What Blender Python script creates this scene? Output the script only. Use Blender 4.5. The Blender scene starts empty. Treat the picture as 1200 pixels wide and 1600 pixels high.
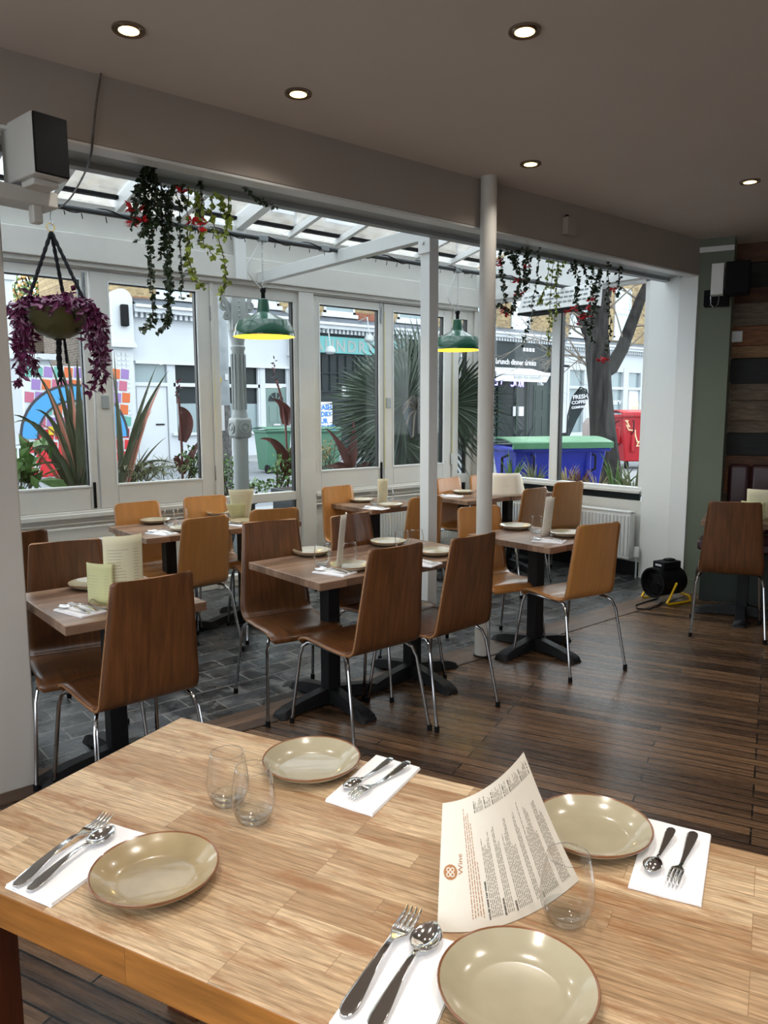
import bpy, math, random
from math import sin, cos, pi, radians, sqrt, atan2
from mathutils import Vector, Matrix
random.seed(7)
R = random.random
def U(a, b): return a + (b - a) * R()

# ------------------------------------------------------------------ camera, world, lights, exposure
YAW, PITCH, ROLL, FPX, EYE = radians(50.345), radians(-7.722), radians(-0.189), 1186.925, 1.55
_f = Vector((cos(YAW) * cos(PITCH), sin(YAW) * cos(PITCH), sin(PITCH)))
_r = Vector((sin(YAW), -cos(YAW), 0)); _u = _r.cross(_f)
RGT = cos(ROLL) * _r + sin(ROLL) * _u
UPV = -sin(ROLL) * _r + cos(ROLL) * _u
FWD = _f
scn = bpy.context.scene
cam_d = bpy.data.cameras.new('camera'); cam = bpy.data.objects.new('camera', cam_d)
scn.collection.objects.link(cam); scn.camera = cam
cam_d.sensor_fit = 'VERTICAL'; cam_d.sensor_height = 36; cam_d.sensor_width = 27
cam_d.lens = FPX / 1600 * 36; cam_d.clip_start = 0.03; cam_d.clip_end = 300
m = Matrix.Identity(4)
for i in range(3):
    m[i][0] = RGT[i]; m[i][1] = UPV[i]; m[i][2] = -FWD[i]
m[2][3] = EYE
cam.matrix_world = m
scn.view_settings.view_transform = 'Standard'; scn.view_settings.look = 'None'
scn.view_settings.gamma = 1; scn.view_settings.exposure = 0.95
scn.view_settings.use_curve_mapping = False
w = bpy.data.worlds.new('overcast_sky'); scn.world = w; w.use_nodes = True
wb = w.node_tree.nodes['Background']; wb.inputs[0].default_value = (0.87, 0.94, 1.0, 1); wb.inputs[1].default_value = 2.1

def ray(px, py): return RGT * ((px - 600) / FPX) + UPV * ((800 - py) / FPX) + FWD
CAMP = Vector((0, 0, EYE))
def at_z(px, py, z): d = ray(px, py); return CAMP + d * ((z - EYE) / d.z)
def at_y(px, py, y): d = ray(px, py); return CAMP + d * (y / d.y)
def at_x(px, py, x): d = ray(px, py); return CAMP + d * (x / d.x)
def at_d(px, py, dd): return CAMP + ray(px, py) * dd
YF = 20.5
PA = radians(113.07); PU = Vector((-cos(PA), -sin(PA), 0)); PN = Vector((-PU.y, PU.x, 0))   # along-plank (to the right) / away, main room grid
def S(px, py): p = at_y(px, py, YF); return p.x, p.z

# ------------------------------------------------------------------ materials
def nodes_of(name):
    mt = bpy.data.materials.new(name); mt.use_nodes = True
    nt = mt.node_tree; return mt, nt, nt.nodes['Principled BSDF'], nt.nodes, nt.links
def col(c): return (c[0], c[1], c[2], 1)
def srgb(r, g, b):
    f = lambda v: (v / 255 / 12.92) if v / 255 <= .04045 else ((v / 255 + .055) / 1.055) ** 2.4
    return (f(r), f(g), f(b))
def osrgb(r, g, b, k=.56): return tuple(v * k for v in srgb(r, g, b))
def mat(name, c, rough=.5, metal=0, spec=.5, var=0, vscale=8, bump=0, bscale=60, stretch=None, coat=0, emit=None, es=1, trans=0):
    mt, nt, b, N, L = nodes_of(name)
    b.inputs['Base Color'].default_value = col(c); b.inputs['Roughness'].default_value = rough
    b.inputs['Metallic'].default_value = metal; b.inputs['Specular IOR Level'].default_value = spec
    b.inputs['Coat Weight'].default_value = coat
    if trans: b.inputs['Transmission Weight'].default_value = trans
    if emit: b.inputs['Emission Color'].default_value = col(emit); b.inputs['Emission Strength'].default_value = es
    tc = N.new('ShaderNodeTexCoord'); mp = N.new('ShaderNodeMapping'); L.new(tc.outputs['Object'], mp.inputs[0])
    if stretch: mp.inputs['Scale'].default_value = stretch
    if var:
        n = N.new('ShaderNodeTexNoise'); n.inputs['Scale'].default_value = vscale; n.inputs['Detail'].default_value = 5
        L.new(mp.outputs[0], n.inputs[0])
        r = N.new('ShaderNodeValToRGB'); r.color_ramp.elements[0].position = .3; r.color_ramp.elements[1].position = .7
        r.color_ramp.elements[0].color = col([max(0, v * (1 - var)) for v in c]); r.color_ramp.elements[1].color = col([min(1, v * (1 + var)) for v in c])
        L.new(n.outputs[0], r.inputs[0]); L.new(r.outputs[0], b.inputs['Base Color'])
    if bump:
        n2 = N.new('ShaderNodeTexNoise'); n2.inputs['Scale'].default_value = bscale; n2.inputs['Detail'].default_value = 3
        L.new(mp.outputs[0], n2.inputs[0]); bp = N.new('ShaderNodeBump'); bp.inputs['Strength'].default_value = bump; bp.inputs['Distance'].default_value = .01
        L.new(n2.outputs[0], bp.inputs['Height']); L.new(bp.outputs[0], b.inputs['Normal'])
    return mt
def brickmat(name, c1, c2, mortar, bw, rh, ms, rough=.8, rotz=0, plane='xy', grain=None, bump=.3, spec=.4, var=.25, offs=.5, rough_var=0, patches=None, wave=0, freq=2):
    """staves, planks, tiles or bricks: per-block colour plus stretched grain"""
    mt, nt, b, N, L = nodes_of(name)
    tc = N.new('ShaderNodeTexCoord'); mp = N.new('ShaderNodeMapping')
    if plane == 'xz':
        sp = N.new('ShaderNodeSeparateXYZ'); cb = N.new('ShaderNodeCombineXYZ')
        L.new(tc.outputs['Object'], sp.inputs[0]); L.new(sp.outputs[0], cb.inputs[0]); L.new(sp.outputs[2], cb.inputs[1]); L.new(sp.outputs[1], cb.inputs[2]); L.new(cb.outputs[0], mp.inputs[0])
    elif plane == 'yz':
        sp = N.new('ShaderNodeSeparateXYZ'); cb = N.new('ShaderNodeCombineXYZ')
        L.new(tc.outputs['Object'], sp.inputs[0]); L.new(sp.outputs[1], cb.inputs[0]); L.new(sp.outputs[2], cb.inputs[1]); L.new(sp.outputs[0], cb.inputs[2]); L.new(cb.outputs[0], mp.inputs[0])
    else: L.new(tc.outputs['Object'], mp.inputs[0])
    mp.inputs['Rotation'].default_value = (0, 0, rotz)
    br = N.new('ShaderNodeTexBrick'); L.new(mp.outputs[0], br.inputs[0])
    br.offset = offs; br.offset_frequency = freq
    br.inputs['Scale'].default_value = 1; br.inputs['Brick Width'].default_value = bw; br.inputs['Row Height'].default_value = rh
    br.inputs['Mortar Size'].default_value = ms; br.inputs['Mortar Smooth'].default_value = .1
    br.inputs['Color1'].default_value = col(c1); br.inputs['Color2'].default_value = col(c2); br.inputs['Mortar'].default_value = col(mortar)
    last = br.outputs[0]
    g = grain or (3, 3, 3)
    m2 = N.new('ShaderNodeMapping'); m2.inputs['Scale'].default_value = g; L.new(mp.outputs[0], m2.inputs[0])
    n = N.new('ShaderNodeTexNoise'); n.inputs['Scale'].default_value = 1; n.inputs['Detail'].default_value = 7; n.inputs['Roughness'].default_value = .62
    L.new(m2.outputs[0], n.inputs[0])
    # offset grain per block
    ad = N.new('ShaderNodeMixRGB'); ad.blend_type = 'ADD'; ad.inputs[0].default_value = 1
    sc = N.new('ShaderNodeVectorMath'); sc.operation = 'SCALE'; sc.inputs[3].default_value = 60; L.new(br.outputs[0], sc.inputs[0])
    L.new(m2.outputs[0], ad.inputs[1]); L.new(sc.outputs[0], ad.inputs[2]); L.new(ad.outputs[0], n.inputs[0])
    rp = N.new('ShaderNodeValToRGB'); rp.color_ramp.elements[0].position = .32; rp.color_ramp.elements[1].position = .68
    rp.color_ramp.elements[0].color = (1 - var, 1 - var, 1 - var, 1); rp.color_ramp.elements[1].color = (1 + var, 1 + var, 1 + var, 1)
    L.new(n.outputs[0], rp.inputs[0])
    mx = N.new('ShaderNodeMixRGB'); mx.blend_type = 'MULTIPLY'; mx.inputs[0].default_value = 1
    L.new(last, mx.inputs[1]); L.new(rp.outputs[0], mx.inputs[2]); last = mx.outputs[0]
    if wave:
        wv = N.new('ShaderNodeTexWave'); wv.wave_type = 'BANDS'; wv.bands_direction = 'Y'
        wv.inputs['Scale'].default_value = wave; wv.inputs['Distortion'].default_value = 9; wv.inputs['Detail'].default_value = 2; wv.inputs['Detail Scale'].default_value = .6
        m3 = N.new('ShaderNodeMapping'); m3.inputs['Scale'].default_value = (.9, 5, 1); L.new(ad.outputs[0], m3.inputs[0])
        m4 = N.new('ShaderNodeMapping'); m4.inputs['Scale'].default_value = (.22, 1.0, 1); L.new(mp.outputs[0], m4.inputs[0])
        ad2 = N.new('ShaderNodeMixRGB'); ad2.blend_type = 'ADD'; ad2.inputs[0].default_value = 1; sc2 = N.new('ShaderNodeVectorMath'); sc2.operation = 'SCALE'; sc2.inputs[3].default_value = 7
        L.new(br.outputs[0], sc2.inputs[0]); L.new(m4.outputs[0], ad2.inputs[1]); L.new(sc2.outputs[0], ad2.inputs[2]); L.new(ad2.outputs[0], wv.inputs[0])
        r3 = N.new('ShaderNodeValToRGB'); r3.color_ramp.elements[0].position = .0; r3.color_ramp.elements[0].color = (.72, .68, .62, 1); r3.color_ramp.elements[1].position = .22; r3.color_ramp.elements[1].color = (1, 1, 1, 1)
        L.new(wv.outputs[0], r3.inputs[0]); m5 = N.new('ShaderNodeMixRGB'); m5.blend_type = 'MULTIPLY'; m5.inputs[0].default_value = .75
        L.new(last, m5.inputs[1]); L.new(r3.outputs[0], m5.inputs[2]); last = m5.outputs[0]
    if patches:
        n3 = N.new('ShaderNodeTexNoise'); n3.inputs['Scale'].default_value = patches[1]; n3.inputs['Detail'].default_value = 6; n3.inputs['Roughness'].default_value = .65
        m6 = N.new('ShaderNodeMapping'); m6.inputs['Scale'].default_value = patches[3] if len(patches) > 3 else (1, 1, 1); L.new(mp.outputs[0], m6.inputs[0]); L.new(m6.outputs[0], n3.inputs[0])
        r4 = N.new('ShaderNodeValToRGB'); r4.color_ramp.elements[0].position = .5; r4.color_ramp.elements[0].color = (0, 0, 0, 1); r4.color_ramp.elements[1].position = .66; r4.color_ramp.elements[1].color = (patches[2],) * 3 + (1,)
        L.new(n3.outputs[0], r4.inputs[0]); m7 = N.new('ShaderNodeMixRGB'); m7.inputs[2].default_value = col(patches[0])
        L.new(r4.outputs[0], m7.inputs[0]); L.new(last, m7.inputs[1]); last = m7.outputs[0]
    L.new(last, b.inputs['Base Color'])
    b.inputs['Roughness'].default_value = rough; b.inputs['Specular IOR Level'].default_value = spec
    if rough_var:
        mr = N.new('ShaderNodeMapRange'); mr.inputs[3].default_value = rough - rough_var; mr.inputs[4].default_value = rough + rough_var
        L.new(n.outputs[0], mr.inputs[0]); L.new(mr.outputs[0], b.inputs['Roughness'])
    bp = N.new('ShaderNodeBump'); bp.inputs['Strength'].default_value = bump; bp.inputs['Distance'].default_value = .004
    mh = N.new('ShaderNodeMath'); mh.operation = 'MULTIPLY_ADD'; mh.inputs[1].default_value = -1.2
    L.new(br.outputs['Fac'], mh.inputs[0]); L.new(n.outputs[0], mh.inputs[2]); L.new(mh.outputs[0], bp.inputs['Height']); L.new(bp.outputs[0], b.inputs['Normal'])
    return mt
def glassmat(name, tint=(1, 1, 1), refl=1.0, haze=0, facing=None, rough=0.0):
    mt = bpy.data.materials.new(name); mt.use_nodes = True; nt = mt.node_tree; N = nt.nodes; L = nt.links; N.clear()
    o = N.new('ShaderNodeOutputMaterial'); t = N.new('ShaderNodeBsdfTransparent'); t.inputs[0].default_value = col(tint)
    g = N.new('ShaderNodeBsdfGlossy'); g.inputs['Roughness'].default_value = rough
    mx = N.new('ShaderNodeMixShader')
    if facing is None:
        f = N.new('ShaderNodeFresnel'); f.inputs[0].default_value = 1.45; s = N.new('ShaderNodeMath'); s.operation = 'MULTIPLY'; s.inputs[1].default_value = refl
        L.new(f.outputs[0], s.inputs[0]); L.new(s.outputs[0], mx.inputs[0])
    else:
        f = N.new('ShaderNodeLayerWeight'); f.inputs[0].default_value = facing; s = N.new('ShaderNodeMath'); s.operation = 'POWER'; s.inputs[1].default_value = 2.2
        L.new(f.outputs['Facing'], s.inputs[0]); s2 = N.new('ShaderNodeMath'); s2.operation = 'MULTIPLY'; s2.inputs[1].default_value = refl; L.new(s.outputs[0], s2.inputs[0]); L.new(s2.outputs[0], mx.inputs[0])
    L.new(t.outputs[0], mx.inputs[1]); L.new(g.outputs[0], mx.inputs[2]); last = mx.outputs[0]
    if haze:
        d = N.new('ShaderNodeBsdfTranslucent'); d.inputs[0].default_value = (.95, .96, .97, 1); d2 = N.new('ShaderNodeBsdfDiffuse'); d2.inputs[0].default_value = (.8, .8, .8, 1)
        ma = N.new('ShaderNodeMixShader'); ma.inputs[0].default_value = .35; L.new(d.outputs[0], ma.inputs[1]); L.new(d2.outputs[0], ma.inputs[2])
        mb = N.new('ShaderNodeMixShader'); tc = N.new('ShaderNodeTexCoord'); n = N.new('ShaderNodeTexNoise'); n.inputs['Scale'].default_value = 9; n.inputs['Detail'].default_value = 6; L.new(tc.outputs['Object'], n.inputs[0])
        mm = N.new('ShaderNodeMapRange'); mm.inputs[1].default_value = .3; mm.inputs[2].default_value = .75; mm.inputs[3].default_value = haze * .5; mm.inputs[4].default_value = haze * 1.3
        L.new(n.outputs[0], mm.inputs[0]); L.new(mm.outputs[0], mb.inputs[0])
        L.new(last, mb.inputs[1]); L.new(ma.outputs[0], mb.inputs[2]); last = mb.outputs[0]
    L.new(last, o.inputs[0]); return mt

WHITE = mat('white_paint', (.62, .61, .57), .45, var=.04, vscale=3)
WHITE2 = mat('white_satin_paint', (.72, .73, .72), .35)
BEAMP = mat('beam_paint', (.36, .31, .27), .7, var=.03, vscale=2)
CEILP = mat('ceiling_paint', (.70, .63, .58), .8, var=.03, vscale=1.5)
PILLARP = mat('pillar_paint', (.50, .47, .43), .75, var=.06, vscale=2)
STEELP = mat('grey_steel_paint', (.33, .36, .37), .45, var=.05, vscale=4)
GREENW = mat('sage_green_paint', srgb(112, 120, 104), .7, var=.04, vscale=2)
DARKW = mat('dark_green_paint', (.02, .03, .025), .7)
BLACK = mat('black_plastic', (.006, .006, .007), .75, spec=.18)
BLACKM = mat('black_cast_iron', (.007, .007, .008), .5, spec=.25, bump=.3, bscale=150)
CHROME = mat('chrome', (.42, .42, .43), .14, 1)
STEEL = mat('stainless_steel', (.78, .77, .75), .09, 1)
SEAL = mat('black_seal', (.01, .01, .01), .5)
PANE = glassmat('window_glass', (.97, .985, .98), .16)
ROOFG = glassmat('roof_glass', (.93, .95, .95), .6, haze=.11)
TUMB = glassmat('tumbler_glass', (.98, .985, .985), 1.0, facing=.5)
TUMBR = glassmat('tumbler_rim_glass', (.85, .88, .9), 1.0, facing=.8)
WALNUT = mat('walnut_ply', srgb(100, 62, 34), .36, var=.36, vscale=6, stretch=(9, 1, .9), coat=.12)
BEECH = mat('beech_ply', srgb(188, 130, 72), .3, var=.1, vscale=5, stretch=(7, 1, .8), coat=.3)
EDGE = mat('ply_edge', srgb(150, 105, 66), .6, var=.3, vscale=2, stretch=(3, 3, 200))
TABLETOP = brickmat('walnut_butcher_block', srgb(150, 120, 98), srgb(104, 78, 62), srgb(70, 50, 40), .36, .04, .0006, .3, grain=(9, 90, 30), var=.2, bump=.05, rough_var=.05, offs=.37, freq=3)
OAK = brickmat('oak_butcher_block', srgb(206, 180, 146), srgb(166, 134, 100), srgb(128, 98, 68), .34, .047, .0004, .36, rotz=-pi / 2, grain=(16, 260, 30), var=.34, bump=.08, rough_var=.08, offs=.41, freq=3, wave=16, patches=(srgb(146, 98, 58), 9, .75, (.8, 3.6, 1)))
OAKEDGE = brickmat('oak_edge', srgb(170, 112, 52), srgb(128, 78, 32), srgb(90, 55, 25), .4, .3, .0004, .34, rotz=-pi / 2, grain=(5, 60, 60), var=.3, bump=.06, offs=.3)
OAKLEG = mat('dark_oak_leg', srgb(92, 44, 22), .4, var=.35, vscale=4, stretch=(12, 12, 1))
FLOORW = brickmat('dark_plank_floor', srgb(118, 90, 66), srgb(56, 41, 32), srgb(2, 1, 1), 1.15, .062, .0036, .27, rotz=-(PA - pi), grain=(5, 95, 20), var=.42, bump=.35, rough_var=.12, offs=.37, freq=3, wave=5, patches=(srgb(112, 84, 58), 3, .5, (.8, 9, 1)))
BORDERW = brickmat('border_planks', srgb(104, 80, 62), srgb(70, 52, 40), srgb(8, 6, 5), 1.6, .07, .002, .36, grain=(5, 90, 20), var=.35, bump=.35, rough_var=.1)
SLATE = brickmat('slate_tiles', srgb(62, 65, 68), srgb(28, 29, 31), srgb(112, 110, 106), .30, .15, .004, .3, grain=(7, 7, 7), var=.5, bump=.8, rough_var=.14, offs=.5, patches=(srgb(128, 128, 126), 7, .55))
STONE = mat('beige_stoneware', srgb(172, 163, 138), .16, var=.07, vscale=14, coat=.5)
STONER = mat('brown_glaze_rim', srgb(128, 84, 56), .2, var=.2, vscale=20, coat=.4)
STONEB = mat('speckled_stoneware', srgb(160, 142, 108), .2, var=.22, vscale=9, coat=.5)
LINEN = mat('white_napkin_paper', (.92, .92, .95), .85, bump=.15, bscale=300)
PAPER = mat('menu_paper', srgb(222, 216, 204), .7)
CREAM = mat('cream_menu_card', srgb(228, 222, 190), .65)
GREENC = mat('pale_green_menu_card', srgb(208, 208, 156), .65)
INK = mat('menu_ink', srgb(128, 118, 108), .7); INKB = mat('menu_heading_ink', srgb(48, 42, 38), .7); INKO = mat('ochre_ink', srgb(170, 118, 76), .7)
GREEN_EN = mat('green_enamel', srgb(28, 84, 62), .16, coat=.6)
YEL_EN = mat('pale_yellow_enamel', srgb(255, 226, 96), .3)
BULB = mat('lit_bulb', (1, .8, .3), .4, emit=(1, .72, .2), es=12)
LEDL = mat('lit_downlight', (1, .9, .7), .4, emit=(1, .66, .26), es=3.2)
BRASS = mat('downlight_bezel', (.32, .27, .22), .25, .9)
REDV = mat('maroon_vinyl', srgb(62, 28, 34), .35, coat=.2)
LEAF_D = mat('dark_leaf', srgb(40, 60, 34), .4, var=.3, vscale=30); LEAF_L = mat('lime_leaf', srgb(146, 164, 68), .45, var=.2, vscale=30)
LEAF_M = mat('mid_leaf', srgb(86, 118, 60), .45, var=.3, vscale=20); LEAF_P = mat('purple_leaf', srgb(110, 34, 78), .4, var=.45, vscale=25); LEAF_G = mat('grey_green_leaf', srgb(116, 122, 88), .5, var=.3, vscale=10)
LEAF_R = mat('bronze_leaf', srgb(92, 50, 46), .4, var=.3, vscale=8); PHOR = mat('flax_leaf', srgb(74, 80, 58), .38, var=.3, vscale=6, stretch=(6, 6, 1)); PHORP = mat('pink_flax_leaf', srgb(186, 122, 104), .4, var=.2, vscale=6)
STRAW = mat('straw_grass', srgb(160, 146, 104), .7, var=.25, vscale=9); PALMG = mat('palm_leaf', srgb(44, 62, 46), .4, var=.45, vscale=5)
STEM = mat('plant_stem', srgb(70, 60, 40), .7); FLOWER = mat('red_flower', srgb(214, 28, 44), .45); FLOWD = mat('deep_red_bract', srgb(84, 14, 24), .5)
ROPE = mat('black_cord', (.012, .012, .015), .85, bump=.8, bscale=120); BOWL = mat('olive_bowl', srgb(96, 90, 52), .4, var=.15)
SOIL = mat('soil', (.03, .022, .016), .95, bump=1, bscale=40); ZINC = mat('dark_planter_metal', srgb(62, 66, 70), .6, var=.15)
BARK = mat('bark', osrgb(92, 88, 86, .2), .95, spec=.15, var=.6, vscale=5, stretch=(3, 3, .5), bump=1, bscale=12)
CONC = mat('pole_paint', osrgb(176, 184, 190), .7, var=.18, vscale=7, bump=.3, bscale=30); POSTER = mat('torn_poster', osrgb(120, 118, 118), .8, var=.5, vscale=22)
IRON = mat('grey_painted_iron', osrgb(172, 178, 178), .5, var=.05)
FAC_W = mat('white_render', osrgb(226, 233, 240), .7, var=.03, vscale=2); FAC_W2 = mat('white_moulding', osrgb(232, 238, 243), .6)
YBRICK = brickmat('yellow_stock_brick', osrgb(198, 172, 122), osrgb(150, 124, 84), osrgb(176, 166, 146), .225, .075, .008, .9, plane='xz', var=.3, bump=.4, grain=(6, 6, 6))
RBRICK = brickmat('red_brick', osrgb(176, 96, 66), osrgb(140, 70, 50), osrgb(160, 140, 120), .225, .075, .008, .9, plane='xz', var=.25, bump=.4, grain=(6, 6, 6))
DBRICK = brickmat('dark_brick', osrgb(112, 96, 82), osrgb(84, 70, 60), osrgb(130, 122, 112), .225, .075, .01, .9, plane='yz', var=.3, bump=.4, grain=(6, 6, 6))
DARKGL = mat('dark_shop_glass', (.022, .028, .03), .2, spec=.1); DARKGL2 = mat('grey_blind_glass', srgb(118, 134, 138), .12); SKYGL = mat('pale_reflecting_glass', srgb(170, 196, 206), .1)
LEAD = mat('lead_flashing', osrgb(108, 116, 128), .5, var=.3, vscale=4, stretch=(1, 1, 6)); SHOPD = mat('dark_shopfront_paint', osrgb(50, 62, 66, .45), .6, spec=.2); SHOPG = mat('bottle_green_door', osrgb(34, 58, 52, .5), .5, spec=.2)
TEAL = mat('teal_sign', osrgb(112, 196, 196), .5); TEALD = mat('sign_letter_grey', osrgb(176, 186, 184), .5); MINT = mat('mint_door', osrgb(124, 152, 146), .5)
WHT = mat('sign_white', (.55, .56, .58), .5); NEON_REFL = mat('violet_neon_reflection', (.4, .35, .9), .4, emit=(.38, .3, 1), es=2.2); WARMD = mat('warm_shop_interior', osrgb(84, 60, 48), .6, var=.5, vscale=3)  # violet neon glow imitates a reflection in the shop glass
BLUEB = mat('blue_bin_plastic', osrgb(18, 48, 200), .42, var=.06); GRNL = mat('green_bin_plastic', osrgb(96, 160, 116), .45, var=.1); GRNB = mat('green_wheelie_plastic', osrgb(84, 138, 112), .5, var=.08); REDB = mat('red_bin_plastic', osrgb(214, 24, 44), .42, var=.05)
ASPH = mat('asphalt', osrgb(132, 138, 144), .85, var=.12, vscale=3, bump=.4, bscale=60); PAVE = brickmat('pavement_slabs', osrgb(178, 180, 182), osrgb(158, 160, 162), osrgb(120, 120, 120), .9, .6, .008, .85, var=.1, bump=.2)
BLUEP = mat('mural_blue', osrgb(76, 170, 232), .6); ORNG = mat('mural_orange', osrgb(232, 116, 58), .6); PINK = mat('mural_pink', osrgb(208, 110, 140), .6); VIOL = mat('mural_violet', osrgb(164, 130, 196), .6); AQUA = mat('mural_aqua', osrgb(110, 186, 172), .6); MRED = mat('mural_red', osrgb(224, 34, 44), .6); MYEL = mat('mural_yellow', osrgb(236, 206, 40), .6); MBLK = mat('mural_black', (.02, .02, .03), .6)
TANR = mat('pebbledash', osrgb(198, 186, 158), .95, var=.3, vscale=30, bump=1, bscale=60); ROOFR = mat('red_roof_tiles', osrgb(214, 120, 90), .8, var=.3, vscale=9)
YELT = mat('yellow_tube', srgb(236, 190, 20), .35); GLINE = mat('yellow_cord', srgb(214, 206, 90), .6); BLUEW = mat('blue_sign_ink', srgb(30, 110, 190), .6); TWIG = mat('twig', srgb(110, 100, 90), .9)
PLANKS = [brickmat('reclaimed_board_%s' % n, c, [v * .75 for v in c], [v * .3 for v in c], 3.1, 1.7, .0005, .6, plane='yz', grain=(4, 60, 20), var=.45, bump=.6, patches=(p, 3, .6, (1, 5, 1)))
          for n, c, p in (('orange', srgb(128, 80, 42), srgb(70, 40, 22)), ('brown', srgb(96, 60, 36), srgb(50, 28, 16)), ('tan', srgb(138, 104, 66), srgb(96, 56, 28)), ('grey', srgb(112, 96, 78), srgb(84, 62, 44)), ('dark', srgb(22, 26, 22), srgb(14, 12, 10)))]

# ------------------------------------------------------------------ mesh helpers
class MB:
    def __init__(s): s.v = []; s.f = []; s.m = []
    def add(s, vs, fs, mi=0):
        o = len(s.v); s.v += [Vector(q) for q in vs]; s.f += [tuple(i + o for i in f) for f in fs]; s.m += [mi] * len(fs); return s
    def box(s, x0, y0, z0, x1, y1, z1, mi=0):
        if x0 > x1: x0, x1 = x1, x0
        if y0 > y1: y0, y1 = y1, y0
        if z0 > z1: z0, z1 = z1, z0
        return s.add([(x0, y0, z0), (x1, y0, z0), (x1, y1, z0), (x0, y1, z0), (x0, y0, z1), (x1, y0, z1), (x1, y1, z1), (x0, y1, z1)],
                     [(0, 3, 2, 1), (4, 5, 6, 7), (0, 1, 5, 4), (1, 2, 6, 5), (2, 3, 7, 6), (3, 0, 4, 7)], mi)
    def obox(s, c, ax, ay, az, mi=0):
        """box by centre and three half-extent vectors"""
        c = Vector(c); ax = Vector(ax); ay = Vector(ay); az = Vector(az)
        if ax.cross(ay).dot(az) < 0: ax = -ax
        vs = [c + sx * ax + sy * ay + sz * az for sz in (-1, 1) for sx, sy in ((-1, -1), (1, -1), (1, 1), (-1, 1))]
        return s.add(vs, [(0, 3, 2, 1), (4, 5, 6, 7), (0, 1, 5, 4), (1, 2, 6, 5), (2, 3, 7, 6), (3, 0, 4, 7)], mi)
    def bar(s, a, b, w, h, mi=0):
        a = Vector(a); b = Vector(b); d = (b - a).normalized(); up = Vector((0, 0, 1)) if abs(d.z) < .9 else Vector((0, 1, 0))
        sx = d.cross(up).normalized(); uz = sx.cross(d)
        return s.obox((a + b) / 2, (b - a) / 2, sx * w / 2, uz * h / 2, mi)
    def tube(s, pts, r, n=8, mi=0, caps=True):
        pts = [Vector(p) for p in pts]; k = len(pts); rs = r if isinstance(r, (list, tuple)) else [r] * k
        o = len(s.v); prev = None
        for i, p in enumerate(pts):
            d = (pts[min(i + 1, k - 1)] - pts[max(i - 1, 0)]); d = d.normalized() if d.length > 1e-9 else Vector((0, 0, 1))
            if prev is None:
                a = Vector((0, 0, 1)) if abs(d.z) < .9 else Vector((1, 0, 0)); prev = d.cross(a).normalized()
            sx = (prev - d * prev.dot(d)); sx = sx.normalized() if sx.length > 1e-6 else d.orthogonal().normalized(); prev = sx; sy = d.cross(sx)
            for j in range(n):
                t = 2 * pi * j / n; s.v.append(p + (sx * cos(t) + sy * sin(t)) * rs[i])
        for i in range(k - 1):
            for j in range(n):
                a = o + i * n + j; b = o + i * n + (j + 1) % n; s.f.append((a, b, b + n, a + n)); s.m.append(mi)
        if caps: s.f.append(tuple(o + j for j in reversed(range(n)))); s.f.append(tuple(o + (k - 1) * n + j for j in range(n))); s.m += [mi, mi]
        return s
    def lathe(s, prof, n=32, c=(0, 0, 0), mi=0, axis=None, mis=None):
        c = Vector(c); o = len(s.v)
        M = Matrix.Identity(3)
        if axis is not None: M = Vector((0, 0, 1)).rotation_difference(Vector(axis)).to_matrix()
        for (r, z) in prof:
            for j in range(n):
                t = 2 * pi * j / n; s.v.append(c + M @ Vector((max(r, 1e-5) * cos(t), max(r, 1e-5) * sin(t), z)))
        for i in range(len(prof) - 1):
            for j in range(n):
                a = o + i * n + j; b = o + i * n + (j + 1) % n
                s.f.append((a, b, b + n, a + n)); s.m.append(mis[i] if mis else mi)
        return s
    def poly(s, pts, thick, mi=0):
        """extrude flat polygon by vector"""
        n = len(pts); t = Vector(thick); pts = [Vector(p) for p in pts]
        return s.add(pts + [p + t for p in pts], [tuple(range(n)), tuple(n + i for i in reversed(range(n)))] + [(i, i + n, (i + 1) % n + n, (i + 1) % n) for i in range(n)], mi)
    def grid(s, fn, nu, nv, mi=0):
        o = len(s.v)
        for i in range(nu + 1):
            for j in range(nv + 1): s.v.append(Vector(fn(i / nu, j / nv)))
        for i in range(nu):
            for j in range(nv):
                a = o + i * (nv + 1) + j; s.f.append((a, a + nv + 1, a + nv + 2, a + 1)); s.m.append(mi)
        return s
    def build(s, name, mats, parent=None, origin=None, smooth=35, bevel=0, solid=0, matoff=0, seg=2, offset=0, fix=False):
        me = bpy.data.meshes.new(name)
        o = Vector(origin) if origin is not None else Vector((0, 0, 0))
        me.from_pydata([tuple(q - o) for q in s.v], [], s.f); mats = mats if isinstance(mats, (list, tuple)) else [mats]
        for q in mats: me.materials.append(q)
        for p, mi in zip(me.polygons, s.m): p.material_index = mi
        me.validate(); me.update()
        if fix:
            import bmesh
            bm = bmesh.new(); bm.from_mesh(me); bmesh.ops.recalc_face_normals(bm, faces=bm.faces[:]); bm.to_mesh(me); bm.free()
        if smooth: me.shade_smooth(); me.set_sharp_from_angle(angle=radians(smooth))
        ob = bpy.data.objects.new(name, me); scn.collection.objects.link(ob)
        if parent: ob.parent = parent
        if solid:
            q = ob.modifiers.new('thickness', 'SOLIDIFY'); q.thickness = solid; q.offset = offset; q.material_offset_rim = matoff
        if bevel:
            q = ob.modifiers.new('bevel', 'BEVEL'); q.width = bevel; q.segments = seg; q.limit_method = 'ANGLE'; q.angle_limit = radians(50)
        return ob
def tag(o, label, cat, group=None):
    o['label'] = label; o['category'] = cat
    if group: o['group'] = group
    return o
def thing(name, label, cat, loc=(0, 0, 0), rz=0, group=None):
    o = bpy.data.objects.new(name, None); o.empty_display_size = .1; scn.collection.objects.link(o); o.location = loc; o.rotation_euler = (0, 0, rz)
    return tag(o, label, cat, group)
def struct(o, label=None):
    o['kind'] = 'structure'
    if label: o['label'] = label
    return o
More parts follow.
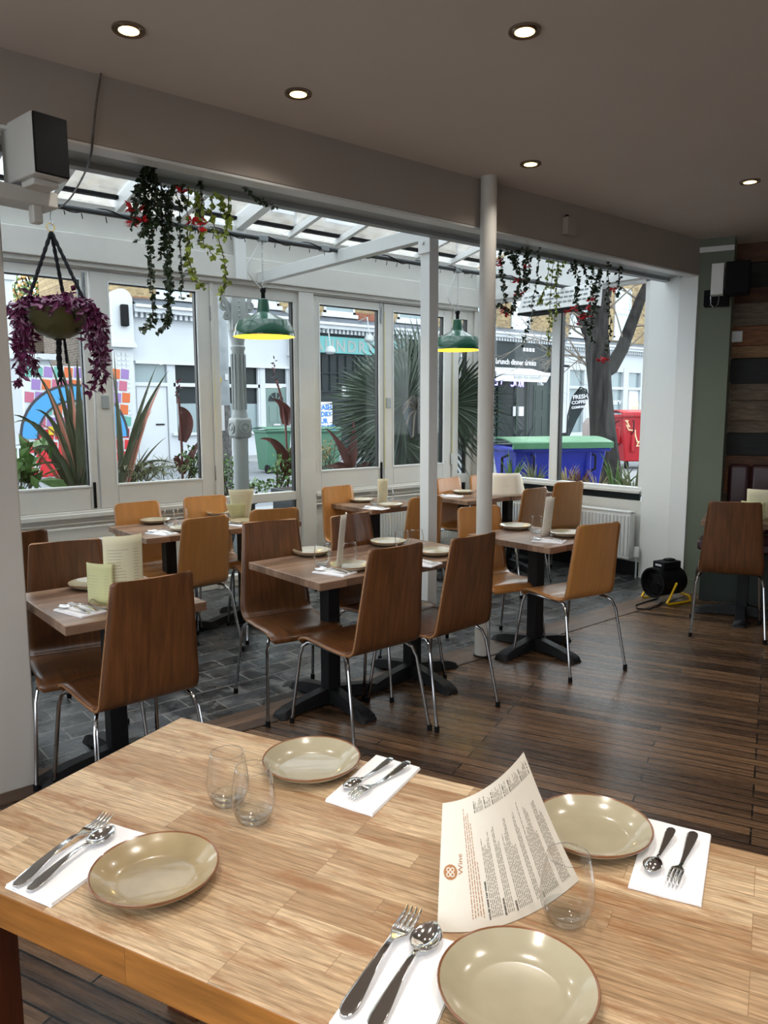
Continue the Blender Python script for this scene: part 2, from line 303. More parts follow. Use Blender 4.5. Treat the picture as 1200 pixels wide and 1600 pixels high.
def copy_tree(o, parent=None):
    c = o.copy(); scn.collection.objects.link(c); c.parent = parent
    for ch in list(o.children): copy_tree(ch, c)
    return c
class Kind:
    """first placement uses the prototype itself, later ones copy it"""
    def __init__(s, proto): s.p = proto; s.used = False
    def put(s, loc, rz, label, group=None, rot=None):
        o = s.p if not s.used else copy_tree(s.p); s.used = True
        o.location = loc; o.rotation_euler = rot if rot else (0, 0, rz); o['label'] = label
        if group: o['group'] = group
        return o
def textverts(txt, size, bold=0, spacing=1.0, align='LEFT'):
    cu = bpy.data.curves.new('t', 'FONT'); cu.body = txt; cu.size = size; cu.align_x = align; cu.offset = bold; cu.space_character = spacing; cu.resolution_u = 2
    ob = bpy.data.objects.new('t', cu); scn.collection.objects.link(ob); dg = bpy.context.evaluated_depsgraph_get()
    me = bpy.data.meshes.new_from_object(ob.evaluated_get(dg)); vs = [q.co.copy() for q in me.vertices]; fs = [tuple(p.vertices) for p in me.polygons]
    bpy.data.objects.remove(ob); bpy.data.curves.remove(cu); bpy.data.meshes.remove(me); return vs, fs
def text_on(mb, txt, size, org, right, up, mi=0, bold=0, mirror=False, align='LEFT', lift=.01, spacing=1.0, thick=0):
    vs, fs = textverts(txt, size, bold, spacing, align); org = Vector(org); right = Vector(right).normalized(); up = Vector(up).normalized(); n = right.cross(up)
    if mirror: right = -right
    mb.add([org + right * q.x + up * q.y + n * lift for q in vs], fs, mi)
    return mb

# ------------------------------------------------------------------ structure: floors, ceiling, walls
def poly_slab(pts, z0, z1, name, mt):
    return MB().poly([(x, y, z0) for x, y in pts], (0, 0, z1 - z0)).build(name, mt, smooth=0, fix=True)
NW = 7.12           # plank wall distance along PN
def PP(s_, n_, z=0): return PU * s_ + PN * n_ + Vector((0, 0, z))
GN = 6.775
def on_g(px, py, n_):
    d = ray(px, py); t = n_ / d.dot(PN); return CAMP + d * t
def gs(p): return Vector((p.x, p.y, 0)).dot(PU)
GR = PP(gs(on_g(1128, 740, GN)), GN)
YB = 3.36          # slate / board line
a_ = PP(3.3, NW + .1); back_y = -3.2
struct(poly_slab([(-2.6, back_y), (PP(4.5, NW).x + .6, back_y), (8.3, 1.2), (7.0, 3.9), (6.3, YB), (-2.6, YB)], -.12, 0, 'floor', FLOORW), 'dark brown plank floor of the main room')
struct(poly_slab([(-2.6, YB), (6.3, YB), (6.3, 6.05), (-2.6, 6.05)], -.12, -.001, 'floor', SLATE), 'dark slate tile floor of the conservatory')
struct(poly_slab([(-2.6, YB - .22), (6.3, YB - .22), (6.3, YB), (-2.6, YB)], -.001, .004, 'trim_1', BORDERW), 'border of long boards between planks and slate')
struct(poly_slab([(-2.6, back_y), (9.5, back_y), (9.5, 3.235), (-2.6, 3.235)], 2.885, 3.05, 'ceiling', CEILP), 'smooth taupe ceiling')
b = MB(); b.box(-2.6, 3.235, 2.614, 6.0, 3.33, 3.05); struct(b.build('ceiling_beam', BEAMP, bevel=.004), 'taupe boxed beam between the room and the conservatory')
b = MB(); b.box(-2.6, 3.345, 2.63, 6.2, 3.54, 2.65); b.box(-2.6, 3.54, 2.605, 6.2, 3.60, 3.45); b.box(-2.6, 3.345, 2.65, 6.2, 3.36, 3.4)
struct(b.build('steel_beam', STEELP, bevel=.003), 'grey painted steel beam behind the boxed beam')
b = MB(); b.box(-2.6, 3.238, 2.600, 6.0, 3.33, 2.614); struct(b.build('beam_soffit', WHITE2, bevel=.003), 'pale soffit board under the taupe beam')
# back, left and window-side walls behind the camera
b = MB(); b.box(-2.75, back_y - .15, 0, 9.6, back_y, 3.05)
struct(b.build('wall_back', PILLARP))
b = MB(); b.box(-2.75, 3.235, 0, -2.6, 6.05, 3.6); LX = -1.25; b.box(LX - .15, back_y, 0, LX, -1.9, 3.05); b.box(LX - .15, 3.0, 0, LX, 3.235, 3.05); b.box(LX - .15, -1.9, 0, LX, 3.0, .45); b.box(LX - .15, -1.9, 2.78, LX, 3.0, 3.05); b.box(-2.75, 3.235, 0, LX, 3.33, 3.05)  # left wall is out of view; its wide opening is added to light the oak table
for y in (-.3, 1.35): b.box(LX - .1, y - .03, .45, LX - .04, y + .03, 2.78)
struct(b.build('wall_left', PILLARP))
b = MB(); b.box(.36, 3.235, 0, .80, 3.56, 2.62); struct(b.build('pillar', PILLARP, bevel=.006), 'plain grey pillar at the left edge')
# right jamb pillar
b = MB()
b.add([(5.97, 3.24, 0), (6.34, 3.24, 0), (6.34, 3.80, 0), (6.20, 3.80, 0), (5.985, 3.40, 0), (5.97, 3.235, 2.614), (6.34, 3.235, 2.614), (6.34, 3.80, 3.3), (6.20, 3.80, 3.3), (5.985, 3.40, 2.614)],
      [(4, 3, 2, 1, 0), (5, 6, 7, 8, 9), (0, 1, 6, 5), (1, 2, 7, 6), (2, 3, 8, 7), (3, 4, 9, 8), (4, 0, 5, 9)])
struct(b.build('pillar', WHITE2, smooth=0, fix=True), 'white boxed pillar at the right end of the opening')
# green return wall + plank wall + bench recess
b = MB()
p0 = PP(-.64, GN); p1 = GR
b.obox((p0 + p1) / 2 + PN * .06 + Vector((0, 0, 1.45)), (p1 - p0) / 2, PN * .06, (0, 0, 1.45))
b.obox(GR + PN * .22 + Vector((0, 0, 1.45)) - PU * .03, PU * .03, PN * .16, (0, 0, 1.45))
struct(b.build('wall_right', GREENW, smooth=0), 'sage green wall beside the white pillar')
b = MB(); b.obox((p0 + p1) / 2 - PN * .006 + Vector((0, 0, 2.80)), (p1 - p0) / 2, PN * .01, (0, 0, .02)); struct(b.build('trim_2', WHITE2), 'thin white rail near the ceiling')
b = MB(); b.obox((p0 + p1) / 2 - PN * .008 + Vector((0, 0, .06)), (p1 - p0) / 2, PN * .01, (0, 0, .06)); struct(b.build('baseboard_right', GREENW))
b = MB(); z = 0; hs = [.18, .15, .2, .13, .17, .2, .12, .19, .1, .17, .14, .21, .1, .16, .19, .12, .2, .15, .18, .15]; k = 0
seq = [1, 0, 3, 1, 3, 0, 2, 4, 3, 0, 2, 4, 2, 0, 0, 1, 4, 1, 1, 4]
ws = GR + PN * (NW - GN)
while z < 2.9 and k < len(hs):
    s0 = 0.0; h = hs[k]
    while s0 < 4.2:
        l = U(.7, 1.7) if s0 else U(.4, 1.2); mi = seq[k] if R() < .7 else random.choice([0, 1, 2, 3])
        dp = U(0, .012) if seq[k] != 4 else -.012
        c = ws + PU * (s0 + l / 2) + PN * (.02 - dp) + Vector((0, 0, z + h / 2)); b.obox(c, PU * (l / 2 - .001), PN * .02, (0, 0, h / 2 - .0015), mi); s0 += l
    z += h; k += 1
wp = b.build('wall_planks', PLANKS, smooth=0, bevel=.0015, seg=1); struct(wp, 'reclaimed wood board wall behind the bench')
b = MB(); b.obox(ws + PU * 2.1 + PN * .08 + Vector((0, 0, 1.45)), PU * 2.1, PN * .03, (0, 0, 1.45)); struct(b.build('wall_right', DARKW), 'dark backing wall behind the boards')
# ---- conservatory front wall
YW = 5.9
def leaf(n, x0, x1, gx0, gx1, gz0=.975, gz1=2.505, z0=.79, z1=2.576, lab=None):
    b = MB(); y0, y1 = YW, YW + .06
    b.box(x0, y0, z0, gx0, y1, z1); b.box(gx1, y0, z0, x1, y1, z1); b.box(gx0, y0, z0, gx1, y1, gz0); b.box(gx0, y0, gz1, gx1, y1, z1)
    fr = b.build('window_%d' % n, WHITE, bevel=.004); struct(fr, lab)
    q = MB(); t = .012
    q.box(gx0, y0 - .006, gz0 - t, gx1, y0 + .01, gz0); q.box(gx0, y0 - .006, gz1, gx1, y0 + .01, gz1 + t); q.box(gx0 - t, y0 - .006, gz0 - t, gx0, y0 + .01, gz1 + t); q.box(gx1, y0 - .006, gz0 - t, gx1 + t, y0 + .01, gz1 + t)
    q.build('window_bead', WHITE2, fr)
    q = MB(); q.box(gx1 - .008, y0 + .012, gz0, gx1, y0 + .05, gz1); q.box(gx0, y0 + .012, gz1 - .006, gx1, y0 + .05, gz1); q.build('window_seal', SEAL, fr)
    q = MB(); q.box(gx0, y0 + .028, gz0, gx1, y0 + .032, gz1); q.build('window_pane', PANE, fr)
    return fr
W1 = leaf(1, 1.12, 2.03, 1.24, 1.968, lab='left casement of the left window pair')
W2 = leaf(2, 2.045, 3.02, 2.184, 2.897, lab='right casement of the left window pair')
W3 = leaf(3, 4.05, 4.885, 4.125, 4.827, lab='left casement of the right window pair')
W4 = leaf(4, 4.90, 5.83, 5.02, 5.715, lab='right casement of the right window pair')
W8 = leaf(8, .15, 1.105, .27, .99, lab='casement hidden behind the left pillar')
W9 = leaf(9, -.85, .135, -.73, .02, lab='second casement beyond the left pillar')
W10 = leaf(10, -1.85, -.865, -1.73, -.98, lab='third casement beyond the left pillar')
for fr, x, zs in ((W1, 2.0, (2.36, .80)), (W3, 4.857, (2.38, .82))):
    for z in zs: MB().box(x - .012, YW - .012, z, x + .008, YW, z + .2).build('window_bolt', CHROME if z > 2 else BLACK, fr, bevel=.002)
for fr, x in ((W2, 2.115), (W4, 4.95)):
    MB().box(x - .028, YW - .012, 1.56, x + .028, YW, 1.66).build('window_lock', STEELP, fr, bevel=.004)
for fr, x in ((W2, 3.035), (W3, 4.045), (W4, 5.845)):
    for z in (2.28, .95): MB().box(x - .018, YW - .014, z, x + .012, YW + .004, z + .12).build('window_hinge', CHROME, fr, bevel=.002)
# fixed light with lower pane, narrow side light, posts
def fixed(n, x0, x1, panes, st=.035, lab=None):
    b = MB(); z0 = panes[0][0] - .05; z1 = 2.6
    b.box(x0, YW, z0, x0 + st, YW + .07, z1); b.box(x1 - st, YW, z0, x1, YW + .07, z1); prev = z0
    for a, c in panes: b.box(x0 + st, YW, prev, x1 - st, YW + .07, a); prev = c
    b.box(x0 + st, YW, prev, x1 - st, YW + .07, z1); fr = b.build('window_%d' % n, WHITE, bevel=.004); struct(fr, lab)
    for a, c in panes:
        MB().box(x0 + st, YW + .03, a, x1 - st, YW + .034, c).build('window_pane', PANE, fr)
        MB().box(x1 - st - .014, YW + .012, a, x1 - st, YW + .055, c).build('window_seal', SEAL, fr)
fixed(5, 3.055, 3.885, [(.10, .72), (.80, 2.5)], .045, 'fixed window with a lower pane left of the middle post')
fixed(6, 5.86, 6.16, [(.28, .74), (.84, 2.5)], .085, 'narrow fixed window in the corner')
b = MB(); b.box(3.885, YW - .03, 0, 4.045, YW + .08, 2.6); b.box(3.02, YW - .015, 0, 3.055, YW + .07, 2.6); b.box(6.16, YW - .03, 0, 6.25, YW + .08, 2.6)
struct(b.build('window_posts', WHITE, bevel=.004), 'white posts between the front windows')
b = MB(); b.box(-2.6, YW + .01, 0, 3.02, YW + .13, .79); b.box(4.045, YW + .01, 0, 5.86, YW + .13, .79); b.box(3.02, YW + .01, 0, 4.045, YW + .13, .06); b.box(5.86, YW + .01, 0, 6.3, YW + .13, .24)
b.box(-2.6, YW, 2.7, -1.86, YW + .13, 3.0); b.box(-2.6, YW, .7, -1.86, YW + .1, 2.7)
struct(b.build('wall_front', WHITE, bevel=.003), 'low white panelled wall under the front windows')
b = MB()
for x0, x1 in ((-1.86, 3.02), (4.045, 5.86)):
    b.box(x0, YW - .04, .735, x1, YW + .01, .77); b.box(x0, YW - .02, .69, x1, YW + .01, .70); b.box(x0, YW - .03, .655, x1, YW + .01, .67); b.box(x0, YW - .015, .765, x1, YW + .012, .788)
struct(b.build('trim_3', WHITE, bevel=.005), 'stepped white sill under the windows')
b = MB(); b.box(-2.6, YW - .01, 2.585, 6.2, YW + .13, 3.06); b.box(-2.6, YW - .07, 2.63, 6.18, YW - .01, 2.82); b.box(-2.6, YW - .04, 2.595, 6.2, YW - .01, 2.635)
b.box(-2.6, YW - .03, 2.995, 6.2, YW, 3.06); struct(b.build('trim_4', WHITE, bevel=.006), 'stepped white fascia above the front windows')
# side wall (right) of the conservatory
XS = 6.25
b = MB(); b.box(XS, 3.7, .0, XS + .1, YW + .1, .56); b.box(XS, 3.7, .56, XS + .1, YW + .1, .70); b.box(XS, 3.87, .765, XS + .1, YW - .02, .80); b.box(XS - .025, 3.84, .77, XS, YW, .795)
struct(b.build('wall_side', WHITE, bevel=.003), 'low white wall under the side window')
b = MB(); b.box(XS + .03, 3.87, .70, XS + .05, YW, .765); struct(b.build('trim_5', DARKGL), 'dark gap under the side window sill')
SW = MB()
for y0, y1 in ((3.80, 3.875), (4.80, 4.90), (5.72, 5.87)): SW.box(XS, y0, .77, XS + .07, y1, 2.70)
SW.box(XS, 3.8, 2.665, XS + .07, 5.87, 2.72); SW.box(XS - .01, 3.8, .79, XS + .07, 5.87, .825)
sw = SW.build('window_7', WHITE2, bevel=.004); struct(sw, 'side window of two large panes')
MB().box(XS + .03, 3.875, .82, XS + .034, 4.80, 2.67).build('window_pane', PANE, sw); MB().box(XS + .03, 4.90, .82, XS + .034, 5.72, 2.67).build('window_pane', PANE, sw)
b = MB(); b.box(XS + .012, 4.785, .825, XS + .06, 4.80, 2.665); b.box(XS + .012, 5.705, .825, XS + .06, 5.72, 2.665); b.build('window_seal', SEAL, sw)
RSL = .2
def roofz(y): return 3.06 + (5.9 - y) * RSL
b = MB(); b.add([(XS, 3.3, 2.72), (XS, 6.0, 2.72), (XS, 6.0, roofz(6.0)), (XS, 3.3, roofz(3.3)), (XS + .1, 3.3, 2.72), (XS + .1, 6.0, 2.72), (XS + .1, 6.0, roofz(6.0)), (XS + .1, 3.3, roofz(3.3))],
                [(0, 1, 2, 3), (7, 6, 5, 4), (0, 4, 5, 1), (1, 5, 6, 2), (2, 6, 7, 3), (3, 7, 4, 0)])
b.box(XS - .03, 3.4, 2.70, XS, 5.9, 2.76)
struct(b.build('wall_gable', WHITE2, smooth=0, fix=True), 'white gable above the side window')
b = MB(); b.box(XS - .012, 3.82, 0, XS, YW, .13); struct(b.build('baseboard_side', BLACKM, bevel=.002), 'black skirting under the side window')
# roof: glass + rafters
b = MB(); b.add([(-2.6, 6.0, roofz(6.0) + .05), (6.3, 6.0, roofz(6.0) + .05), (6.3, 3.5, roofz(3.5) + .05), (-2.6, 3.5, roofz(3.5) + .05)], [(0, 1, 2, 3)])
rg = b.build('roof_glass', ROOFG, smooth=0, solid=.008); struct(rg, 'hazy sloping glass roof of the conservatory')
b = MB()
for i, x in enumerate((-2.1, -1.5, -.9, -.3, .3, .84, 1.35, 1.8, 2.27, 2.78, 3.27, 3.80, 4.30, 4.78, 5.3, 5.78)):
    ww = .075 if x in (3.27,) else .04; hh = .11 if x in (2.27, 3.27) else .055
    b.bar((x, 5.93, roofz(5.93) + .0), (x, 3.5, roofz(3.5) + .0), ww, hh)
b.box(-2.6, 5.78, 3.10, 6.25, 5.84, 3.125, 1)
struct(b.build('roof_rafters', [WHITE2, BLACK], bevel=.003), 'white rafters of the glass roof')
b = MB(); b.box(3.22, YW - .10, 2.63, 3.32, YW - .07, 3.05); struct(b.build('trim_6', WHITE2), 'white block under the thick rafter')
# tie beam, square post, round column
b = MB(); b.bar((3.47, 5.84, 2.66), (3.425, 3.68, 2.655), .065, .09); struct(b.build('tie_beam', WHITE2, bevel=.004), 'white tie beam from the square post to the window fascia')
b = MB(); b.box(3.375, 3.615, 0, 3.455, 3.70, 2.64); b.box(3.362, 3.60, 2.52, 3.375, 3.71, 2.64); b.tube([(3.361, 3.66, 2.585), (3.351, 3.66, 2.585)], .012)
sp = b.build('square_post', WHITE2, bevel=.004); struct(sp, 'square white steel post')
b = MB(); b.tube([(3.436, 3.178, .012), (3.436, 3.178, 2.885)], .048, 32); b.tube([(3.436, 3.178, 0), (3.436, 3.178, .014)], .054, 32, 1)
struct(b.build('round_column', [mat('column_paint', (.56, .54, .50), .45, var=.06, vscale=3), BLACKM]), 'round cream column')

# ------------------------------------------------------------------ downlights
dl = thing('downlight', 'x', 'ceiling light')
MB().lathe([(.058, -.004), (.058, .004), (.045, .004), (.036, -.003)], 28).build('bezel', BRASS, dl)
q = MB(); q.lathe([(.036, -.0035), (.02, -.003), (.0, -.003)], 20); q.build('lamp_lens', LEDL, dl)
DLP = []; KD = Kind(dl); grp = 'recessed downlights in the ceiling'
for (px, py), lb in zip(((201, 45), (466, 145), (820, 47), (829, 255), (1172, 283)), ('lit recessed downlight at the top left of the ceiling', 'lit recessed downlight nearest the boxed beam, second from the left', 'lit recessed downlight at the top right of the ceiling, above the column', 'small lit recessed downlight just right of the round column top', 'small lit recessed downlight at the far right above the boards')):
    p = at_z(px, py, 2.885); KD.put((p.x, p.y, 2.881), .4, lb, grp); DLP.append((p.x, p.y))
for k, (x, y) in enumerate(((1.1, 1.2), (.2, .9), (1.9, .3), (.6, -.3), (2.8, .7), (-.4, .1), (1.2, -1.0))):
    KD.put((x, y, 2.881), .4, 'lit recessed downlight ' + ('above the long side of the oak table', 'above the left wall side of the oak table', 'above the right end of the oak table', 'straight above where the photo was taken', 'on the right beyond the oak table end', 'nearest the added left wall opening', 'nearest the back wall')[k], grp); DLP.append((x, y))
for k, (x, y) in enumerate(DLP):
    ld = bpy.data.lights.new('downlight_lamp', 'SPOT'); ld.energy = 12 if k < 5 else 25; ld.color = (1, .92, .82); ld.spot_size = 2.3; ld.spot_blend = .9; ld.shadow_soft_size = .04
    lo = bpy.data.objects.new('downlight_lamp', ld); scn.collection.objects.link(lo); lo.location = (x, y, 2.87)

# ------------------------------------------------------------------ chairs
def rounded_strip(profile, wfn, nx, corner=None):
    """shell from profile [(y,z)] and half width per station"""
    def fn(u, v):
        k = u * (len(profile) - 1); i = min(int(k), len(profile) - 2); t = k - i
        y = profile[i][0] * (1 - t) + profile[i + 1][0] * t; z = profile[i][1] * (1 - t) + profile[i + 1][1] * t
        return y, z, wfn(u), v * 2 - 1
    return fn
def make_chair(name, label, wood, H, recl, w0, w1, cr, yb):
    t = thing(name, label, 'chair')
    # profile: front lip -> seat -> bend
    seat = [(.235, .405), (.232, .425), (.215, .440), (.17, .448), (.08, .446), (0, .440), (yb + .12, .438), (yb + .07, .440)]
    bend = [(yb + .07, .440), (yb + .045, .444), (yb + .024, .456), (yb + .010, .474), (yb + .003, .50)]
    back = bend[:]
    for i in range(1, 9):
        f = i / 8; back.append((yb - recl * f ** 1.15 + .0, .50 + (H - .50) * f))
    def shell(prof, wf, bow):
        b = MB(); n = len(prof); nv = 12
        for i, (y, z) in enumerate(prof):
            for j in range(nv + 1):
                s = j / nv * 2 - 1; w = wf(i / (n - 1), z); b.v.append(Vector((s * w, y - bow(z) * (1 - s * s), z)))
        for i in range(n - 1):
            for j in range(nv):
                a = i * (nv + 1) + j; b.f.append((a, a + 1, a + nv + 2, a + nv + 1)); b.m.append(0)
        return b
    def wback(f, z):
        g = max(0, (z - .5) / (H - .5)); w = w0 + (w1 - w0) * g
        top = H - z
        if top < cr: w -= cr - sqrt(max(0, cr * cr - (cr - top) ** 2))
        return w
    # add extra rows near the top for round corners
    prof2 = [p for p in back if p[1] < H - cr * 1.05]
    for k in range(7):
        f = k / 6; z = H - cr * (1 - sin(f * pi / 2)); g = (z - .5) / (H - .5); prof2.append((yb - recl * g ** 1.15, z))
    sb = shell(seat, lambda f, z: w0 * (.985 + .015 * f) - (.02 if f == 0 else 0), lambda z: 0)
    sb.build('seat', [wood, EDGE], t, solid=.011, matoff=1, smooth=60)
    bb = shell(prof2, wback, lambda z: .012 * max(0, (z - .5)) / (H - .5))
    bb.build('backrest', [wood, EDGE], t, solid=.011, matoff=1, smooth=60)
    x = w0 - .005
    for sx in (-1, 1):
        f0 = (sx * (x + .035), .255, .012); ft = [(sx * (x + .012), .205, .36), (sx * (x + .002), .195, .405), (sx * (x - .014), .17, .424), (sx * (x - .018), .13, .427), (sx * (x - .018), 0, .427)]
        b = MB(); b.tube([f0] + ft, .0085, 10); l = b.build('leg', CHROME, t)
        MB().tube([f0[:2] + (0,), f0[:2] + (.028,)], .0125, 10).build('rubber_foot', BLACK, l)
        r0 = (sx * (x + .035), -.255, .012); rt = [(sx * (x + .012), -.185, .36), (sx * (x + .002), -.165, .405), (sx * (x - .014), -.135, .424), (sx * (x - .018), -.10, .427), (sx * (x - .018), 0, .427)]
        b = MB(); b.tube([r0] + rt, .0085, 10); l = b.build('leg', CHROME, t)
        MB().tube([r0[:2] + (0,), r0[:2] + (.028,)], .0125, 10).build('rubber_foot', BLACK, l)
    b = MB(); b.tube([(-x + .02, .10, .424), (x - .02, .10, .424)], .007, 8); b.tube([(-x + .02, -.06, .424), (x - .02, -.06, .424)], .007, 8); b.build('seat_frame', CHROME, t)
    return t
KW = Kind(make_chair('walnut_chair', 'x', WALNUT, .94, .055, .200, .158, .012, -.22))
KB = Kind(make_chair('beech_chair', 'x', BEECH, .895, .05, .190, .168, .030, -.17))
def chair(kind, x, y, ang, label, far=False):
    """x,y = middle of the top of the back; ang = lateral direction"""
    off = .275 if kind is KW else .225
    a = radians(ang) + (pi if far else 0)
    kind.put((x - sin(a) * off, y + cos(a) * off, 0), a, label, 'walnut chairs' if kind is KW else 'beech chairs')
chair(KW, 2.185, 2.55, 0.5, 'dark walnut chair with its back to the camera, nearest at the centre table')
chair(KW, 2.66, 2.525, 2.5, 'dark walnut chair with its back to the camera, in front of the round column')
chair(KW, 2.163, 3.594, -11, 'walnut chair facing the camera side across the centre table', True)
chair(KW, 2.66, 3.52, 8, 'walnut chair behind the standing menu on the centre tables, left of the square post', True)
chair(KW, 1.091, 2.652, 2, 'dark walnut chair seen from behind at the left, nearest the grey pillar')
chair(KW, 1.091, 3.655, -10, 'walnut chair facing us across the table beside the grey pillar', True)
chair(KW, .98, 4.10, 6, 'walnut chair half hidden at the left edge, in front of the radiator')
chair(KB, 3.70, 2.526, -10, 'beech chair seen from behind at the table right of the round column')
chair(KB, 3.745, 3.516, -14, 'beech chair facing us behind the round column', True)
chair(KB, 2.113, 4.262, 8, 'beech chair seen from behind at the leftmost window table')
chair(KB, 2.64, 4.324, -14, 'beech chair seen from behind just below the standing menu under the left green lamp')
chair(KB, 2.085, 5.294, 3, 'beech chair against the left front window, at the end of the leftmost window table', True)
chair(KB, 2.631, 5.322, -8, 'beech chair by the window behind the glasses of the left pair of window tables', True)
chair(KB, 3.84, 5.27, 3, 'beech chair against the middle window post at the single window table', True)
chair(KB, 3.87, 4.167, -1, 'beech chair seen from behind, partly hidden by the square post', )
chair(KB, 5.104, 5.198, 4, 'beech chair facing us between the square post and the round column', True)
chair(KB, 5.604, 5.232, 0, 'beech chair facing us in the window corner, mostly hidden by the round column', True)
chair(KB, 4.98, 4.03, 5, 'beech chair seen from behind, left of the two before the side window')
chair(KB, 5.63, 4.175, -12, 'beech chair seen from behind, the one nearest the side window radiator')
KW.put((5.16, 2.46, 0), radians(-62), 'walnut chair facing the maroon bench at the far right', 'walnut chairs')

# ------------------------------------------------------------------ dining tables
def make_table():
    t = thing('dining_table', 'x', 'table')
    MB().box(-.288, -.33, .712, .288, .33, .75).build('tabletop', TABLETOP, t, bevel=.003)
    MB().box(-.038, -.038, .06, .038, .038, .70).build('pedestal', BLACKM, t, bevel=.004)
    MB().box(-.17, -.17, .695, .17, .17, .712).build('mounting_plate', BLACKM, t)
    for k in range(4):
        a = pi / 4 * 0 + k * pi / 2; d = Vector((cos(a), sin(a), 0)); n = Vector((-d.y, d.x, 0)); b = MB()
        st = [(.02, .035, .085, .02), (.10, .034, .074, .02), (.20, .036, .058, .012), (.27, .042, .042, .003), (.31, .046, .026, 0), (.325, .036, .014, 0)]
        for (r, w, zt, zb) in [(r_ * 1.04, w_ * 1.15, zt_ * 1.1, zb_) for r_, w_, zt_, zb_ in st]:
            b.v += [d * r + n * w + Vector((0, 0, zb)), d * r + n * w * .7 + Vector((0, 0, zt)), d * r - n * w * .7 + Vector((0, 0, zt)), d * r - n * w + Vector((0, 0, zb))]
        for i in range(len(st) - 1):
            for j in range(4): b.f.append((i * 4 + j, i * 4 + (j + 1) % 4, i * 4 + 4 + (j + 1) % 4, i * 4 + 4 + j)); b.m.append(0)
        b.f += [(0, 3, 2, 1), tuple(20 + j for j in range(4))]; b.m += [0, 0]
        b.build('foot', BLACKM, t, smooth=50, fix=True)
    return t
KT = Kind(make_table()); TG = 'walnut pedestal tables'
for x, y, lb in ((1.125, 3.205, 'walnut pedestal table beside the grey pillar'), (2.255, 3.168, 'walnut pedestal table in the centre, the left one of the pair before the square post'), (2.834, 3.168, 'walnut pedestal table touching the square post side of the centre pair'),
                 (3.785, 3.045, 'walnut pedestal table right of the round column'), (2.135, 4.885, 'leftmost walnut table by the front window'), (2.714, 4.885, 'walnut table under the left green lamp'), (4.05, 5.02, 'single walnut window table left of the square post'),
                 (5.05, 4.93, 'walnut window table behind the square post and the round column'), (5.63, 4.90, 'walnut corner table in front of the side window')):
    KT.put((x, y, 0), 0, lb, TG)
pc = PP(5.60 * PU.x + 2.56 * PU.y, 6.15); KT.put((pc.x, pc.y, 0), atan2(PN.y, PN.x) - pi / 2, 'walnut pedestal table in front of the maroon bench', TG)

# ------------------------------------------------------------------ tableware prototypes
def make_plate(name, r, body, rim):
    b = MB(); pr = [(0, .004), (r * .55, .004), (r * .62, .005), (r * .74, .010), (r * .88, .019), (r * .965, .026), (r * .99, .0275), (r, .026), (r * .99, .0225), (r * .9, .014), (r * .72, .002), (r * .6, 0), (0, 0)]
    b.lathe(pr, 56, mis=[0, 0, 0, 0, 0, 1, 1, 1, 0, 0, 0, 0]); return tag(b.build(name, [body, rim], smooth=60), 'x', 'plate')
def make_glass(detail=1):
    t = thing('glass_tumbler', 'x', 'glass'); n = 40 if detail else 20
    out = [(.0, 0), (.020, 0), (.027, .003), (.034, .014), (.0395, .030), (.0405, .045), (.038, .068), (.0345, .088), (.0320, .100)]
    MB().lathe(out, n).build('glass_body', TUMB, t, smooth=80)
    MB().lathe([(.0320, .100), (.0316, .1012), (.0308, .1012), (.0306, .100)], n).build('glass_rim', TUMBR, t, smooth=80)
    MB().lathe([(.0, .009), (.018, .010), (.028, .014), (.0335, .020), (.030, .006), (.022, .002), (0, .002)], n).build('glass_base', glassmat('glass_base_%d' % detail, (.92, .94, .95), .8, facing=.5), t, smooth=80)
    return t
def ribbon(stations, thick, n=8):
    """stations: (x, halfwidth, z, cup)"""
    b = MB()
    for (x, w, z, cup) in stations:
        for j in range(n + 1):
            s = j / n * 2 - 1; b.v.append(Vector((x, s * w, z - cup * (1 - s * s))))
    for i in range(len(stations) - 1):
        for j in range(n):
            a = i * (n + 1) + j; b.f.append((a, a + n + 1, a + n + 2, a + 1)); b.m.append(0)
    return b
def make_spoon(L=.195):
    st = []
    hs = [(0, .001, .003), (.003, .0065, .003), (.008, .0092, .0032), (.016, .0105, .004), (.03, .0098, .006), (.06, .007, .010), (.09, .0045, .013), (.115, .0033, .013), (.130, .0035, .0105)]
    for x, w, z in hs: st.append((x, w, z, 0 if x < .1 else -.0004))
    for i in range(1, 14):
        f = i / 13; x = .130 + .062 * f; w = .0205 * sin(pi * min(1, f * .97 + .03)) ** .62 if f < 1 else .001; w = max(w, .003) if f < .99 else .0015
        st.append((x, w, .009 + .001 * f, .0085 * sin(pi * f) ** .8))
    b = ribbon(st, .0015, 10); return tag(b.build('spoon', STEEL, smooth=80, solid=.0016, offset=0), 'x', 'spoon')
def make_fork():
    hs = [(0, .001, .003), (.003, .0065, .003), (.008, .0092, .0032), (.016, .0105, .004), (.03, .0098, .006), (.06, .007, .010), (.09, .0045, .013), (.115, .0033, .013), (.128, .0038, .010), (.136, .0075, .008), (.143, .0112, .0065), (.150, .0122, .006)]
    b = ribbon([(x, w, z, 0) for x, w, z in hs], .0015, 8)
    for k in range(4):
        y0 = -.0122 + k * .00653; y1 = y0 + .0048; o = len(b.v)
        ts = [(.150, .006), (.165, .0052), (.180, .0065), (.192, .0105)]
        for i, (x, z) in enumerate(ts):
            sh = .0 if i < 3 else .0012
            b.v += [Vector((x, y0 + sh, z)), Vector((x, y1 - sh, z))]
        for i in range(3): b.f.append((o + 2 * i, o + 2 * i + 2, o + 2 * i + 3, o + 2 * i + 1)); b.m.append(0)
    return tag(b.build('fork', STEEL, smooth=80, solid=.0017, offset=0), 'x', 'fork')
TZ = .7505
KP = Kind(make_plate('stoneware_plate', .11, STONE, STONER)); KG = Kind(make_glass()); KS = Kind(make_spoon()); KF = Kind(make_fork())
SCL = []
